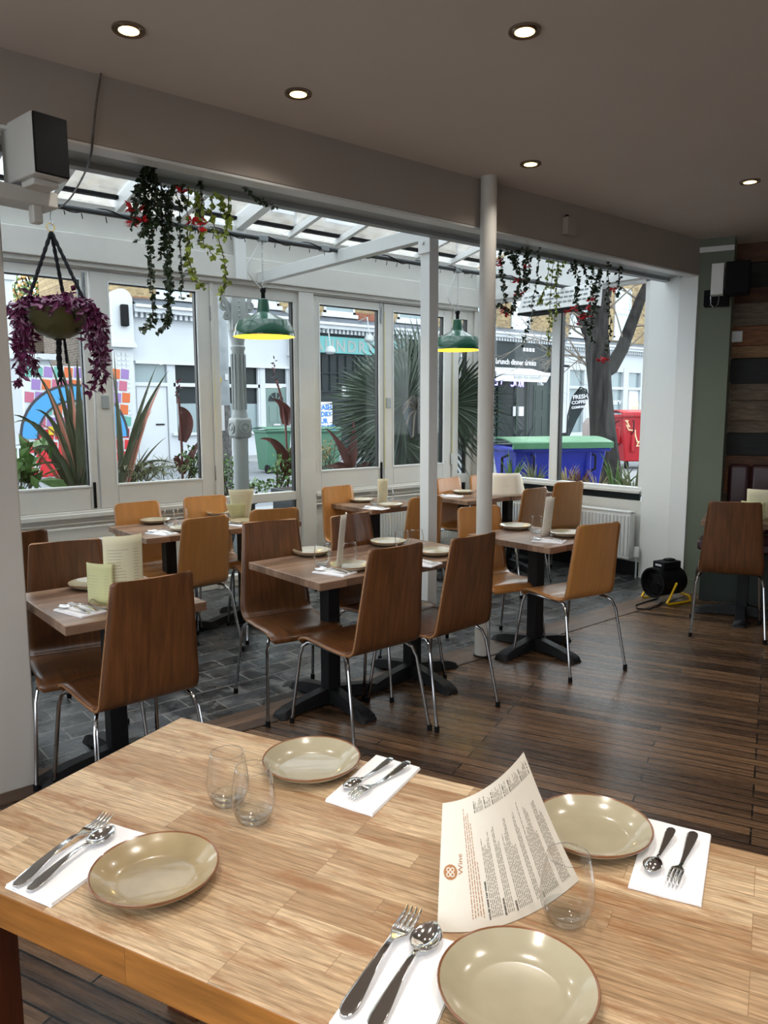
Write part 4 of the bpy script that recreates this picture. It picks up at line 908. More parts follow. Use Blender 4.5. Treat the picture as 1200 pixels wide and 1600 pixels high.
def trailing(label, strands, leafm, dens=70, L=.026, W=.02, flowers=(), Y=3.45, name='trailing_plant', fm=FLOWER):
    top = at_y(strands[0][0][0], strands[0][0][1], Y); t = thing(name, label, 'plant', top, 0, 'trailing plants hanging from the steel beam'); bl, bs, bf = MB(), MB(), MB()
    for st in strands:
        pts = []; yo = Y + U(-.04, .04)
        for i, (px, py) in enumerate(st):
            pts.append(at_y(px, py, yo))
        dn = []
        for i in range(len(pts) - 1):
            for k in range(4): dn.append(pts[i].lerp(pts[i + 1], k / 4) + rv() * .006)
        strand(bl, bs, dn + [pts[-1]], dens, L, W)
    bl.build('leaves', leafm, t, top, smooth=0); bs.build('stems', STEM, t, top)
    if flowers:
        for (px, py) in flowers: bf = MB(); flower(bf, at_y(px, py, Y - .02)); bf.build('flower', fm, t, top, smooth=0)
trailing('dark trailing plant with red flowers and two long strands, left of the limes', [
    [(230, 250), (226, 300), (232, 360), (236, 420), (238, 470), (240, 500), (222, 517)], [(234, 250), (222, 290), (212, 330), (205, 355)], [(236, 252), (238, 300), (234, 340), (218, 372)],
    [(240, 280), (252, 320), (258, 370), (262, 430), (262, 480), (258, 505), (248, 520)], [(250, 285), (262, 330), (256, 380), (250, 400)], [(262, 290), (268, 330), (262, 390), (266, 440), (262, 500)],
    [(228, 262), (214, 300), (206, 330)], [(240, 270), (246, 320), (240, 360)], [(226, 270), (230, 330), (224, 350)]], LEAF_D, 105, .026, .022, [(207, 325), (208, 345), (214, 328), (224, 345), (205, 350)])
trailing('thin dark strand with a red flower tip between the dark and the lime plants', [[(272, 288), (282, 320), (279, 350), (282, 390), (284, 440), (283, 468)], [(274, 288), (284, 292), (288, 320)], [(310, 270), (314, 300), (316, 350), (311, 380)]], LEAF_D, 60, .024, .02, [(283, 300), (312, 360), (300, 345), (320, 347)])
trailing('lime green round leaved trailing plant left of the white tie beam', [[(292, 290), (293, 340), (292, 390), (298, 420), (306, 440), (322, 452)], [(304, 295), (306, 330), (296, 370), (292, 410)], [(315, 300), (312, 340), (318, 380), (333, 398)]], LEAF_L, 42, .030, .030)
trailing('second lime green trailing plant, right of the first one', [[(333, 304), (330, 340), (342, 370), (351, 410), (353, 440), (344, 462)], [(358, 306), (356, 340), (350, 380)], [(345, 304), (350, 330), (358, 350), (360, 330)]], LEAF_L, 42, .030, .030)
trailing('wisp of dark vine under the steel beam near the tie beam', [[(383, 290), (398, 308), (412, 318), (430, 323)]], LEAF_D, 26, .024, .018)
trailing('bushy trailing plant with red flowers just right of the round column', [[(782, 388), (784, 420), (786, 450), (790, 470), (793, 492)], [(800, 392), (812, 420), (812, 450), (806, 465), (798, 490)], [(822, 385), (820, 420), (822, 450), (812, 460)], [(790, 390), (803, 410), (808, 425)], [(826, 392), (826, 420), (822, 445)], [(794, 486), (782, 475), (773, 478)], [(815, 385), (806, 400), (800, 415)]], LEAF_D, 95, .026, .022, [(775, 415), (780, 408), (790, 487), (794, 490), (786, 484), (822, 418), (808, 440), (812, 458)])
trailing('single long dark strand ending over the black shop sign', [[(842, 386), (841, 420), (838, 450), (832, 470), (830, 500), (822, 520), (815, 540)]], LEAF_D, 60, .024, .02)
trailing('pair of pale lime strands in front of the strip heater', [[(858, 404), (855, 440), (846, 465), (842, 475)], [(864, 405), (862, 440), (860, 480), (856, 530), (858, 560)], [(872, 404), (871, 440), (870, 480), (866, 500)], [(882, 408), (874, 420), (868, 440)]], LEAF_L, 40, .026, .022)
trailing('dark trailing plant with many red flowers right of the strip heater', [[(898, 410), (904, 440), (900, 470), (910, 490), (916, 510)], [(924, 412), (926, 450), (922, 480), (912, 500)], [(937, 418), (938, 440), (932, 460), (930, 480), (926, 498), (920, 520), (929, 534)], [(900, 408), (888, 424)], [(912, 410), (916, 430), (918, 445)], [(935, 420), (930, 445), (926, 460)]], LEAF_D, 95, .026, .022, [(886, 487), (896, 482), (915, 482), (921, 495), (900, 505), (922, 470), (914, 490), (908, 498)])
trailing('thin dark strand with a red tip in front of the tree trunk', [[(951, 406), (951, 440), (950, 470), (954, 500), (952, 530), (948, 556)]], LEAF_D, 55, .024, .02, [(942, 560), (946, 563), (938, 564)])
trailing('short dark strand nearest the white pillar', [[(970, 410), (966, 440), (968, 455), (962, 462)]], LEAF_D, 80, .026, .022, [(958, 452)])

# hanging basket
YH = 4.65; hk = at_y(78, 330, YH)
HB = thing('hanging_planter', 'black macrame hanger holding an olive bowl of purple trailing plants', 'hanging planter', hk); HO = hk
hr = at_y(79, 355, YH)
b = MB(); b.tube([at_y(80, 322, YH), at_y(79, 335, YH), at_y(79, 348, YH), at_y(81, 352, YH), at_y(83, 347, YH)], .004, 6); b.build('hook', CHROME, HB, HO)
b = MB(); b.tube([hr + Vector((.022 * cos(a), 0, .022 * sin(a))) for a in [2 * pi * k / 20 for k in range(21)]], .0025, 6, caps=False); b.build('ring', YELT, HB, HO)
cb = at_y(90, 497, YH); rb_ = .175
def rope(b, P_, r=.011):
    Q = []
    for i in range(len(P_) - 1):
        n = max(2, int((P_[i + 1] - P_[i]).length / .012))
        for k in range(n): Q.append(P_[i].lerp(P_[i + 1], k / n))
    Q.append(P_[-1]); b.tube(Q, [r * (.75 + .35 * abs(sin(i * .9))) for i in range(len(Q))], 8)
b = MB(); s_ = at_y(80, 362, YH)
for a in (2.6, -.5, 1.0): 
    e = cb + Vector((rb_ * cos(a), rb_ * sin(a) * .9, .05)); rope(b, [s_, s_.lerp(e, .8) + Vector((0, 0, -.0)), e]); b.tube([e, cb + Vector((rb_ * .7 * cos(a), rb_ * .7 * sin(a), -.06)), cb + Vector((0, 0, -.13))], .005, 6)
for a in (1.9, .2, -1.4): b.tube([cb + Vector((rb_ * 1.02 * cos(a), rb_ * 1.02 * sin(a), .03)), cb + Vector((rb_ * .7 * cos(a + .5), rb_ * .7 * sin(a + .5), -.07)), cb + Vector((0, 0, -.13))], .005, 6)
rope(b, [cb + Vector((0, 0, -.12)), cb + Vector((-.005, 0, -.22)), at_y(95, 590, YH)], .016)
rope(b, [cb + Vector((.06, 0.1, -.08)), cb + Vector((.07, .1, -.25))], .009)
for k in range(14): b.tube([at_y(95, 588, YH), at_y(95, 588, YH) + Vector((U(-.03, .03), U(-.03, .03), U(-.03, -.06)))], .003, 4)
b.build('macrame_rope', ROPE, HB, HO)
b = MB(); b.lathe([(0, -.12), (.06, -.112), (.11, -.085), (.145, -.04), (.165, .03), (.172, .045), (.160, .045), (.150, .02), (0, .02)], 36, cb); b.build('bowl', [BOWL], HB, HO)
bl, bs = MB(), MB()
for k in range(60):
    a = U(0, 2 * pi); r0 = U(.03, .14); p = cb + Vector((r0 * cos(a), r0 * sin(a), .03)); dn = U(.05, .18) if k % 3 else U(.2, .5)
    if k % 3 == 0: a = radians(165 + U(-40, 40)) if k % 2 else radians(-20 + U(-45, 45))
    rr_ = U(.17, .24); o = cb + Vector((rr_ * cos(a), rr_ * sin(a), .05)); pts = [p, p.lerp(o, .5) + Vector((0, 0, .06)), o] + ([o + Vector((U(-.02, .03) * 1, U(-.02, .02), -dn * f)) for f in (.33, .66, 1)] if k % 3 == 0 else [])
    if k % 3: pts = [p, p + Vector((cos(a) * .04, sin(a) * .04, U(.04, .09))), p + Vector((cos(a) * .1, sin(a) * .1, U(0, .07)))]
    pts = [q + rv() * .02 for q in pts]; strand(bl, bs, pts, 34, .055, .026)
bl.build('purple_leaves', LEAF_P, HB, HO, smooth=0); bs.build('stems', LEAF_P, HB, HO)

# ------------------------------------------------------------------ OUTSIDE
g = MB(); g.box(-30, YW + .14, -.1, 70, 9.6, .149); struct(g.build('pavement_near', PAVE, smooth=0), 'pale pavement outside the window')
g = MB(); g.box(-30, 9.6, -.1, 70, 18.2, .10); struct(g.build('road', ASPH, smooth=0), 'grey road')
g = MB(); g.box(-30, 18.2, -.1, 70, 21.5, .16); struct(g.build('pavement_far', PAVE, smooth=0), 'pavement across the road')
g = MB(); g.box(-30, -20, -.1, -2.76, YW + .13, .148); struct(g.build('pavement_left', PAVE, smooth=0), 'pavement beyond the added left wall opening')
g = MB(); g.box(XS + .1, -20, -.1, 70, 5.9, .148); struct(g.build('pavement_side', PAVE, smooth=0), 'pavement beyond the side window')
# planters
def planter(x0, x1, y0, y1, z1, label, z0=.15):
    t = thing('planter_box', label, 'planter', ((x0 + x1) / 2, (y0 + y1) / 2, z0)); o = Vector(t.location)
    b = MB(); b.box(x0, y0, z0, x1, y1, z1); b.box(x0 - .015, y0 - .015, z1 - .04, x1 + .015, y1 + .015, z1 + .005); b.build('box', ZINC, t, o, bevel=.004)
    b = MB(); b.box(x0 + .02, y0 + .02, z1 - .01, x1 - .02, y1 - .02, z1 + .008); b.build('soil', SOIL, t, o); return t
planter(.6, 3.0, 6.15, 6.75, .74, 'dark planter box under the left front windows'); planter(3.10, 3.95, 6.85, 7.3, .62, 'dark planter box seen through the lower pane behind the iron column')
planter(4.1, 6.0, 6.15, 6.75, .74, 'dark planter box under the right front windows'); planter(6.75, 7.3, 3.3, 6.6, .55, 'dark planter box outside the side window')
def strap(b, pts, w, mi=0, tw=0):
    """strap leaf along smooth px-curve; pts = world points"""
    P_ = [Vector(p) for p in pts]; Q = []; n = 10
    for k in range(n + 1):
        t = k / n
        if len(P_) == 3: q = P_[0] * (1 - t) ** 2 + P_[1] * 2 * t * (1 - t) + P_[2] * t * t
        else: q = P_[0].lerp(P_[1], t)
        Q.append(q)
    for k, q in enumerate(Q):
        t = k / n; d = (Q[min(k + 1, n)] - Q[max(k - 1, 0)]).normalized(); s = d.cross(FWD); s = s.normalized() if s.length > .05 else RGT.copy()
        s = (s * cos(tw) + s.cross(d) * sin(tw)); ww = w * (.55 + .45 * sin(pi * min(t * 1.3, 1) ** .8)) * (1 - t ** 3) ** .8 + .001; nn = s.cross(d)
        b.v += [q - s * ww / 2, q + nn * ww * .18, q + s * ww / 2]
    o = len(b.v) - 3 * (n + 1)
    for k in range(n):
        a = o + 3 * k; b.f += [(a, a + 1, a + 4, a + 3), (a + 1, a + 2, a + 5, a + 4)]; b.m += [mi, mi]
def flax(label, base_px, Y, blades, rnd=10, bz=.74):
    o = at_y(*base_px, Y); o.z = bz; t = thing('flax_plant', label, 'plant', o); b = MB()
    for (p1, p2, w, mi) in blades:
        yy = Y + U(-.15, .25); e = at_y(*p2, yy); md = at_y(*p1, yy); strap(b, [o + Vector((U(-.05, .05), U(-.05, .05), 0)), md, e], w, mi, U(-.4, .4))
    for k in range(rnd):
        a = U(0, 2 * pi); l = U(.4, 1.0); e = o + Vector((cos(a) * l * U(.2, .7), sin(a) * .3 * l, l * U(.5, 1))); md = o.lerp(e, .5) + Vector((0, 0, .15 * l)); strap(b, [o, md, e], U(.03, .055), 0 if R() < .75 else 1, U(-.6, .6))
    b.build('leaves', [PHOR, PHORP], t, o, smooth=60); return t
flax('big bronze flax plant filling the leftmost window', (118, 745), 6.5, [((120, 660), (104, 540), .075, 0), ((105, 640), (50, 572), .05, 0), ((95, 640), (55, 640), .06, 0), ((70, 650), (20, 648), .07, 0), ((75, 630), (18, 662), .05, 0), ((90, 650), (30, 720), .05, 0),
     ((100, 680), (22, 696), .06, 0), ((115, 690), (70, 600), .06, 1), ((110, 650), (60, 585), .05, 0), ((125, 640), (120, 560), .08, 0), ((125, 650), (108, 600), .06, 1), ((130, 700), (98, 640), .06, 1), ((125, 690), (60, 660), .05, 1), ((128, 640), (134, 600), .07, 0), ((112, 700), (48, 730), .04, 0), ((105, 620), (75, 560), .045, 0), ((120, 620), (85, 545), .05, 0), ((128, 660), (90, 620), .07, 0)], 16)
flax('bronze flax plant at the left of the second window', (186, 742), 6.5, [((205, 660), (264, 578), .06, 0), ((200, 680), (244, 572), .06, 0), ((205, 690), (238, 640), .05, 1), ((215, 670), (252, 600), .055, 1), ((190, 650), (174, 570), .05, 0), ((195, 690), (232, 610), .04, 0), ((200, 720), (262, 738), .05, 0), ((230, 710), (290, 735), .05, 0), ((184, 640), (178, 545), .04, 0), ((210, 700), (275, 725), .04, 0)], 8)
def leafbush(name, label, c, rx, rz, n, mt, L=.05, W=.03, stems=12, base=None, grp=None):
    t = thing(name, label, 'plant', base or (c.x, c.y, c.z - rz)); o = Vector(t.location); bl, bs = MB(), MB()
    for k in range(stems): bs.tube([o + Vector((U(-.03, .03), U(-.03, .03), 0)), o.lerp(c, .5) + Vector((U(-rx, rx) * .5, U(-rx, rx) * .3, 0)), c + Vector((U(-rx, rx), U(-rx, rx) * .6, U(-rz * .3, rz)))], .004, 4)
    for k in range(n):
        d = rv(); d = d.normalized() * R() ** .5; p = c + Vector((d.x * rx, d.y * rx * .7, d.z * rz)); leafq(bl, p, rv(), rv(), L * U(.7, 1.3), W * U(.7, 1.2), 0)
    bl.build('leaves', mt, t, o, smooth=0); bs.build('stems', STEM, t, o); return t
def P6(px, py, Y, z=None):
    p = at_y(px, py, Y)
    return p
c = P6(40, 735, 6.45); leafbush('broad_leaf_plant', 'bright green broad leaved plant low in the leftmost window', c, .22, .25, 60, LEAF_M, .17, .09, base=Vector((c.x, c.y, .745)))
c = P6(235, 735, 6.45); leafbush('grassy_plant', 'low feathery grass along the bottom of the second window', c, .35, .10, 260, LEAF_G, .10, .012, base=Vector((c.x, c.y, .745)))
c = P6(298, 725, 6.5); leafbush('leafy_plant', 'small green leafy plant at the right of the second window', c, .12, .18, 150, LEAF_M, .045, .03, base=Vector((c.x, c.y, .745)))
c = P6(350, 740, 6.9); leafbush('shrub', 'small shrub at the foot of the iron column', c, .16, .22, 200, LEAF_M, .04, .028, base=Vector((c.x, c.y, .15)))
c = P6(445, 735, 7.05); leafbush('ivy_plant', 'leafy creeper beneath the dark canna, beside the green wheelie bin', c, .17, .25, 170, LEAF_M, .055, .045, base=Vector((c.x - .1, 7.08, .625)))
c = P6(395, 760, 7.0); leafbush('low_shrub', 'low foliage at the bottom of the fixed window', c, .25, .08, 150, LEAF_M, .05, .035, base=Vector((3.4, 7.08, .625)))
def canna(label, Y, base, stem, leaves, head, bz):
    o = at_y(*base, Y); o.z = bz; t = thing('canna_plant', label, 'plant', o); b = MB(); b.tube([o] + [at_y(px, py, Y) for px, py in stem], .012, 6); b.build('stem', LEAF_R, t, o); b = MB()
    for (p0, p1, p2, w) in leaves: strap(b, [at_y(*p0, Y), at_y(*p1, Y - .05), at_y(*p2, Y)], w, 0, U(-.3, .3))
    b.build('leaves', LEAF_R, t, o, smooth=60); b = MB()
    for k in range(14): leafq(b, at_y(head[0], head[1] + (k - 7) * 2.6, Y), rv() + Vector((0, 0, .6)), rv(), .05, .02, 0)
    b.build('seed_head', FLOWD, t, o, smooth=0)
canna('dark canna with one broad red leaf in the second window', 6.5, (285, 760), [(284, 700), (281, 650), (279, 620)], [((285, 690), (300, 640), (278, 636), .13), ((286, 740), (300, 705), (318, 680), .07), ((284, 740), (270, 700), (276, 720), .06)], (278, 615), .745)
canna('dark canna with drooping bronze leaves in front of the green wheelie bin', 7.05, (450, 770), [(449, 720), (446, 660), (438, 615), (432, 595)], [((446, 664), (454, 636), (426, 622), .15), ((450, 730), (435, 680), (405, 686), .10), ((450, 740), (440, 700), (426, 694), .12), ((451, 740), (456, 700), (462, 690), .10), ((450, 745), (440, 715), (436, 706), .1)], (429, 580), .625)
canna('dark canna low in the third window, in front of the palm', 6.5, (548, 742), [(545, 720), (543, 700)], [((548, 738), (535, 690), (508, 668), .09), ((548, 738), (555, 690), (552, 655), .1), ((548, 738), (530, 725), (502, 730), .08), ((550, 738), (580, 720), (590, 728), .08), ((548, 738), (525, 715), (515, 735), .07)], (545, 700), .745)
c = P6(510, 708, 6.7); leafbush('dried_flowers', 'pale wispy dried flowers low in the third window', c, .12, .18, 260, STRAW, .03, .014, base=Vector((c.x, c.y, .745)))
# fan palm
PB = at_y(650, 740, 7.9); PB.z = .15
PM = thing('fan_palm', 'large fan palm with spiky leaves outside the right window pair', 'palm', PB); b = MB(); b.tube([PB, PB + Vector((.02, 0, .8)), PB + Vector((0, 0, 1.45))], [.09, .08, .08], 12); b.build('trunk', BARK, PM, PB)
fans = [(620, 585, 118, 150), (655, 560, 110, 95), (600, 640, 110, 190), (690, 590, 120, 60), (640, 640, 105, 170), (610, 690, 90, 215), (680, 660, 100, 20), (700, 620, 90, 0), (590, 610, 95, 170), (650, 700, 95, 260), (640, 600, 120, 120), (700, 690, 90, -40), (665, 610, 120, 80)]
bp, bf = MB(), MB()
random.seed(5)
for n_, ang in enumerate((172, 150, 128, 104, 84, 62, 38, 12, 195, 218, 245, -14, -48, -90, 160, 110, 75, 185)):
    dd = 8.6 + U(-.45, .45); a0 = radians(ang + U(-6, 6)); rr_ = (34, 52, 20)[n_ % 3]; fx = 648 + rr_ * cos(a0); fy = 640 - rr_ * sin(a0)
    c = at_d(fx, fy, dd); bp.tube([PB + Vector((0, 0, 1.4)), (PB + Vector((0, 0, 1.5))).lerp(c, .5) + Vector((0, 0, .05)), c], .010, 5)
    ln = U(100, 128) * dd / FPX; tilt = U(-.5, .5)
    for k in range(38):
        a = a0 + (k / 37 - .5) * radians(185); d = RGT * cos(a) + UPV * sin(a) + FWD * (tilt * cos(a - a0) + U(-.12, .12)); d.normalize(); l = ln * U(.85, 1.05) * (.7 + .3 * cos((a - a0)))
        e = c + d * l + Vector((0, 0, -.10 * l)); s = d.cross(FWD).normalized() * .019; mdp = c + d * l * .5
        bf.add([c, mdp - s, e, mdp + s, mdp + FWD * .008], [(0, 1, 4), (1, 2, 4), (2, 3, 4), (3, 0, 4)], 0)
bp.build('leaf_stalks', STEM, PM, PB); bf.build('fan_leaves', PALMG, PM, PB, smooth=0)
# side grasses
def grass(label, px, py, dd, n, h, mt, w=.014, spread=.25, bz=.56):
    o = at_d(px, py, dd); o.z = bz; t = thing('grass_clump', label, 'plant', o); b = MB()
    for k in range(n):
        a = U(0, 2 * pi); l = h * U(.5, 1.1); e = o + Vector((cos(a) * spread * U(.3, 1.2), sin(a) * spread * U(.3, 1.2), l * U(.35, 1))); strap(b, [o + Vector((U(-.04, .04), U(-.04, .04), 0)), o.lerp(e, .45) + Vector((0, 0, l * .3)), e], w * U(.7, 1.3), 0, U(-.5, .5))
    b.build('blades', mt, t, o, smooth=60)
def atX(px, X): p = at_x(px, 740, X); return p
for px, X, n, h, mt, w_, lab in ((800, 7.0, 40, .55, LEAF_M, .02, 'upright green grass left of the side window mullion'), (835, 7.0, 45, .5, LEAF_G, .018, 'grey green grass just left of the mullion of the side window'), (885, 7.0, 60, .42, STRAW, .014, 'straw coloured grass clump beneath the blue bin'),
                        (905, 7.05, 45, .45, LEAF_R, .02, 'bronze grass clump in the middle of the side window'), (935, 6.95, 70, .35, STRAW, .01, 'wispy dry grass in front of the tree trunk'), (965, 7.0, 26, .5, LEAF_M, .03, 'green strap leaved clump right of the tree trunk'), (990, 6.95, 40, .5, LEAF_G, .02, 'tangled grass clump nearest the white pillar')):
    p = atX(px, X); d_ = (p - CAMP).dot(FWD); grass(lab, px, 740, d_, n, h, mt, w_, .2)
# iron column
IC = at_y(376, 700, 6.55); ic = Vector((IC.x, 6.55, .15))
IR = thing('iron_column', 'fluted grey cast iron column with ornate brackets outside the window', 'column', ic)
ztop = 2.95
b = MB(); pr = [(.10, 0), (.10, .10), (.085, .14), (.075, .2), (.072, .9), (.074, 1.13)]
b.lathe(pr, 24); b.lathe([(.076, 1.32), (.072, 1.36), (.066, 1.38), (.060, 1.95), (.070, 1.97), (.070, 1.99), (.060, 2.0), (.062, 2.03), (.082, 2.12), (.088, 2.14), (.05, 2.14)], 24); b.build('shaft', IRON, IR)
b = MB(); b.obox((0, 0, 1.225), (.088, 0, 0), (0, .088, 0), (0, 0, .10)); blk = b.build('collar_block', IRON, IR, bevel=.03, seg=2)
b = MB()
for d in ((1, 0, 0), (-1, 0, 0), (0, -1, 0), (0, 1, 0)): b.lathe([(.055, .0), (.055, .012), (.045, .012), (.040, .004), (.025, .004), (.020, .014), (0, .016)], 20, Vector(d) * .088 + Vector((0, 0, 1.225)), axis=d)
b.build('rosette', IRON, blk)
b = MB()
for k in range(12): a = k * pi / 6; b.obox((.066 * cos(a), .066 * sin(a), 1.66), (.006 * cos(a), .006 * sin(a), 0), (-.006 * sin(a), .006 * cos(a), 0), (0, 0, .26))
b.build('fluting', IRON, IR)
b = MB(); b.obox((0, 0, 2.45), (.072, 0, 0), (0, .045, 0), (0, 0, .32))
for k in range(12): b.lathe([(.012, 0), (.006, .008), (0, .01)], 8, (0.03 * (0), -.045, 2.18 + k * .045), axis=(0, -1, 0))
b.build('upper_shaft', IRON, IR)
for s in (-1, 1):
    b = MB(); arc = []
    for k in range(17): a = k / 16 * pi / 2; arc.append((s * (.06 + .44 * (1 - cos(a))), 0, 2.14 + .52 * sin(a)))
    b.tube(arc, .022, 6); b.tube([(s * .06, 0, 2.68), (s * .52, 0, 2.68)], .022, 6)
    for (cx, cz, r) in ((.14, 2.52, .07), (.13, 2.37, .045), (.26, 2.60, .055), (.11, 2.27, .03), (.35, 2.635, .035)):
        for rr in (r, r * .5): b.tube([(s * cx + rr * cos(t), 0, cz + rr * sin(t)) for t in [2 * pi * q / 16 for q in range(17)]], .013, 5, caps=False)
        for q in range(4): a = q * pi / 2 + .6; b.tube([(s * cx + r * .5 * cos(a), 0, cz + r * .5 * sin(a)), (s * cx + r * cos(a), 0, cz + r * sin(a))], .006, 4)
    b.build('bracket', IRON, IR)
# lamppost
lp = at_y(346, 700, 8.4); lb_ = Vector((lp.x, 8.4, .15)); LPT = thing('street_lamppost', 'pale concrete lamppost with torn stickers left of the iron column', 'lamppost', lb_)
MB().tube([(0, 0, 0), (0, 0, 1.6), (0, 0, 7)], [.125, .12, .10], 20).build('pole', CONC, LPT)
b = MB(); b.tube([(0, 0, .5), (0, 0, 1.45)], .127, 20); b.build('torn_posters', POSTER, LPT)
for (z, w, h, m_, a) in ((1.15, .07, .30, WHT, -1.95), (1.72, .06, .06, MYEL, -2.1), (1.75, .05, .07, WHT, -1.3)):
    b = MB(); b.grid(lambda u, v: (.1285 * cos(a + (u - .5) * w / .125), .1285 * sin(a + (u - .5) * w / .125), z + v * h), 6, 1); b.build('sticker', m_, LPT)

# ---- buildings across the road
def bld(label, x0, x1, ztop=10.4, brick=YBRICK, zb=4.4, name='terrace_building', depth=6):
    t = thing(name, label, 'building', ((x0 + x1) / 2, YF, .15)); o = Vector(t.location)
    b = MB(); b.box(x0, YF + .15, zb, x1, YF + depth, ztop); b.build('upper_wall', brick, t, o, smooth=0); return t, o
def upwin(t, o, x0, x1, z0, z1, gl=SKYGL):
    b = MB(); b.box(x0 - .1, YF + .06, z0 - .12, x1 + .1, YF + .16, z0); f = .08; b.box(x0, YF + .10, z0, x0 + f, YF + .2, z1); b.box(x1 - f, YF + .10, z0, x1, YF + .2, z1); b.box(x0, YF + .1, z1 - f, x1, YF + .2, z1); b.box(x0, YF + .1, (z0 + z1) / 2 - .04, x1, YF + .2, (z0 + z1) / 2 + .04); b.box(x0, YF + .1, z0, x1, YF + .2, z0 + f)
    w_ = b.build('sash_window', FAC_W2, t, o); MB().box(x0 + f, YF + .13, z0 + f, x1 - f, YF + .148, z1 - f).build('pane', gl, w_, o)
def cornice(t, o, x0, x1, z=4.15):
    b = MB(); b.box(x0, YF - .38, z + .12, x1, YF + .16, z + .2); b.box(x0, YF - .30, z, x1, YF + .16, z + .12); b.build('cornice', FAC_W2, t, o)
    b = MB(); k = int((x1 - x0) / .16)
    for i in range(k): b.box(x0 + i * .16 + .03, YF - .2, z - .13, x0 + i * .16 + .11, YF, z)
    b.build('dentils', FAC_W2, t, o)
    b = MB(); b.add([(x0, YF - .38, z + .2), (x1, YF - .38, z + .2), (x1, YF + .16, z + .42), (x0, YF + .16, z + .42)], [(0, 1, 2, 3)]); b.build('lead_flashing', LEAD, t, o, solid=.02)
def pilaster(t, o, x0, x1, z1=4.6, round_=True, mt=FAC_W2):
    b = MB(); b.box(x0, YF - .12, .15, x1, YF + .15, 3.2); b.box(x0 - .05, YF - .3, 3.2, x1 + .05, YF + .15, 3.32); b.box(x0, YF - .25, 3.32, x1, YF + .15, z1 - .25 if round_ else z1)
    if round_: 
        n = 12; r = (x1 - x0) / 2; b.poly([(x0 + r + r * cos(pi * k / n), YF - .25, z1 - .25 + r * sin(pi * k / n)) for k in range(n + 1)], (0, .4, 0))
    p_ = b.build('pilaster', mt, t, o, fix=True); return p_
t1, o1 = bld('white shopfront house with a mint door and yellow brick above', 7.55, 13.5)
b = MB(); b.box(7.75, YF, .15, 8.2, YF + .3, 2.86); b.box(7.75, YF, 2.84, 13.4, YF + .3, 4.2); b.box(9.12, YF, .15, 9.3, YF + .3, 2.86); b.box(9.3, YF, .15, 12.1, YF + .3, .88); b.box(12.1, YF, .15, 12.28, YF + .3, 2.86); b.box(13.05, YF, .15, 13.4, YF + .3, 2.86)
b.box(9.3, YF + .25, .8, 12.1, YF + .3, 2.86, 0); b.build('ground_floor_wall', FAC_W, t1, o1)
b = MB(); b.box(8.2, YF - .07, 2.80, 13.3, YF, 2.88); b.box(9.2, YF - .1, .82, 12.2, YF, .90); b.build('shopfront_moulding', FAC_W2, t1, o1)
cornice(t1, o1, 8.16, 13.1); pl = pilaster(t1, o1, 7.55, 8.12, 4.68)
b = MB()
for i in range(3):
    for j in range(22): b.obox((7.72 + i * .12, YF - .13, .5 + j * .12), (.04, 0, 0), (0, .012, 0), (0, 0, .045))
b.lathe([(.16, 0), (.16, .02), (.12, .02), (.12, .0), (.06, 0), (.05, .02), (0, .02)], 20, (7.84, YF - .12, 1.55), axis=(0, -1, 0)); b.build('carved_panel', FAC_W2, pl, o1)
b = MB(); b.obox((7.86, YF - .33, 4.02), (.10, 0, 0), (0, .07, 0), (0, 0, .28)); b.build('wall_light', BLACK, pl, o1, bevel=.03)
pilaster(t1, o1, 13.12, 13.6, 4.75)
d1_ = MB(); d1_.box(8.24, YF + .05, .15, 9.1, YF + .1, 2.2); d = d1_.build('front_door', FAC_W2, t1, o1); MB().box(8.75, YF + .03, 1.12, 9.0, YF + .05, 1.16).build('letterbox', BLACK, d, o1)
MB().box(8.24, YF + .08, 2.3, 9.1, YF + .1, 2.8).build('fanlight', DARKGL2, t1, o1)
b = MB(); b.box(8.2, YF + .0, 2.2, 9.12, YF + .1, 2.3); b.box(9.3, YF + .02, 2.2, 12.1, YF + .12, 2.3)
for x in (9.3, 10.72, 12.04): b.box(x, YF + .02, .88, x + .07, YF + .12, 2.84)
b.box(12.28, YF + .02, 2.24, 13.05, YF + .12, 2.34); b.build('window_frame', FAC_W2, t1, o1)
b = MB(); b.box(9.35, YF + .15, 1.75, 12.08, YF + .17, 2.84); w_ = b.build('shop_window', DARKGL, t1, o1); MB().box(9.35, YF + .14, .9, 12.08, YF + .165, 1.72).build('frosted_pane', DARKGL2, w_, o1)
MB().box(12.28, YF + .08, 2.34, 13.05, YF + .1, 2.82).build('fanlight', DARKGL, t1, o1)
b = MB(); b.box(12.30, YF + .04, .15, 13.03, YF + .1, 2.22)
for x in (12.42, 12.72):
    for (za, zb_) in ((.35, 1.0), (1.15, 1.65)): b.box(x, YF + .025, za, x + .2, YF + .045, zb_)
md = b.build('mint_door', MINT, t1, o1)
b = MB(); n = 10; b.poly([(12.665 + .27 * cos(pi * k / n), YF + .02, 1.80 + .27 * sin(pi * k / n)) for k in range(n + 1)], (0, .03, 0)); fl = b.build('half_moon_glass', DARKGL, md, o1, fix=True)
b = MB()
for k in range(1, 4): a = k * pi / 4; b.bar((12.665, YF + .012, 1.80), (12.665 + .27 * cos(a), YF + .012, 1.80 + .27 * sin(a)), .03, .02)
b.build('glazing_bar', MINT, fl, o1)
MB().box(12.55, YF + .01, 1.05, 12.8, YF + .03, 1.10).build('letterbox', CHROME, md, o1)
x0, z0 = S(248, 478); x1_, _ = S(299, 478); upwin(t1, o1, x0, x1_, 4.70, 6.4); upwin(t1, o1, 11.6, 12.9, 4.7, 6.4); MB().box(8.2, YF + .13, 4.42, 9.2, YF + .15, 4.6).build('brick_band', RBRICK, t1, o1)
MB().box(7.60, YF + .2, .15, 7.75, YF + 6, 10.4).build('flank_wall', DBRICK, t1, o1)
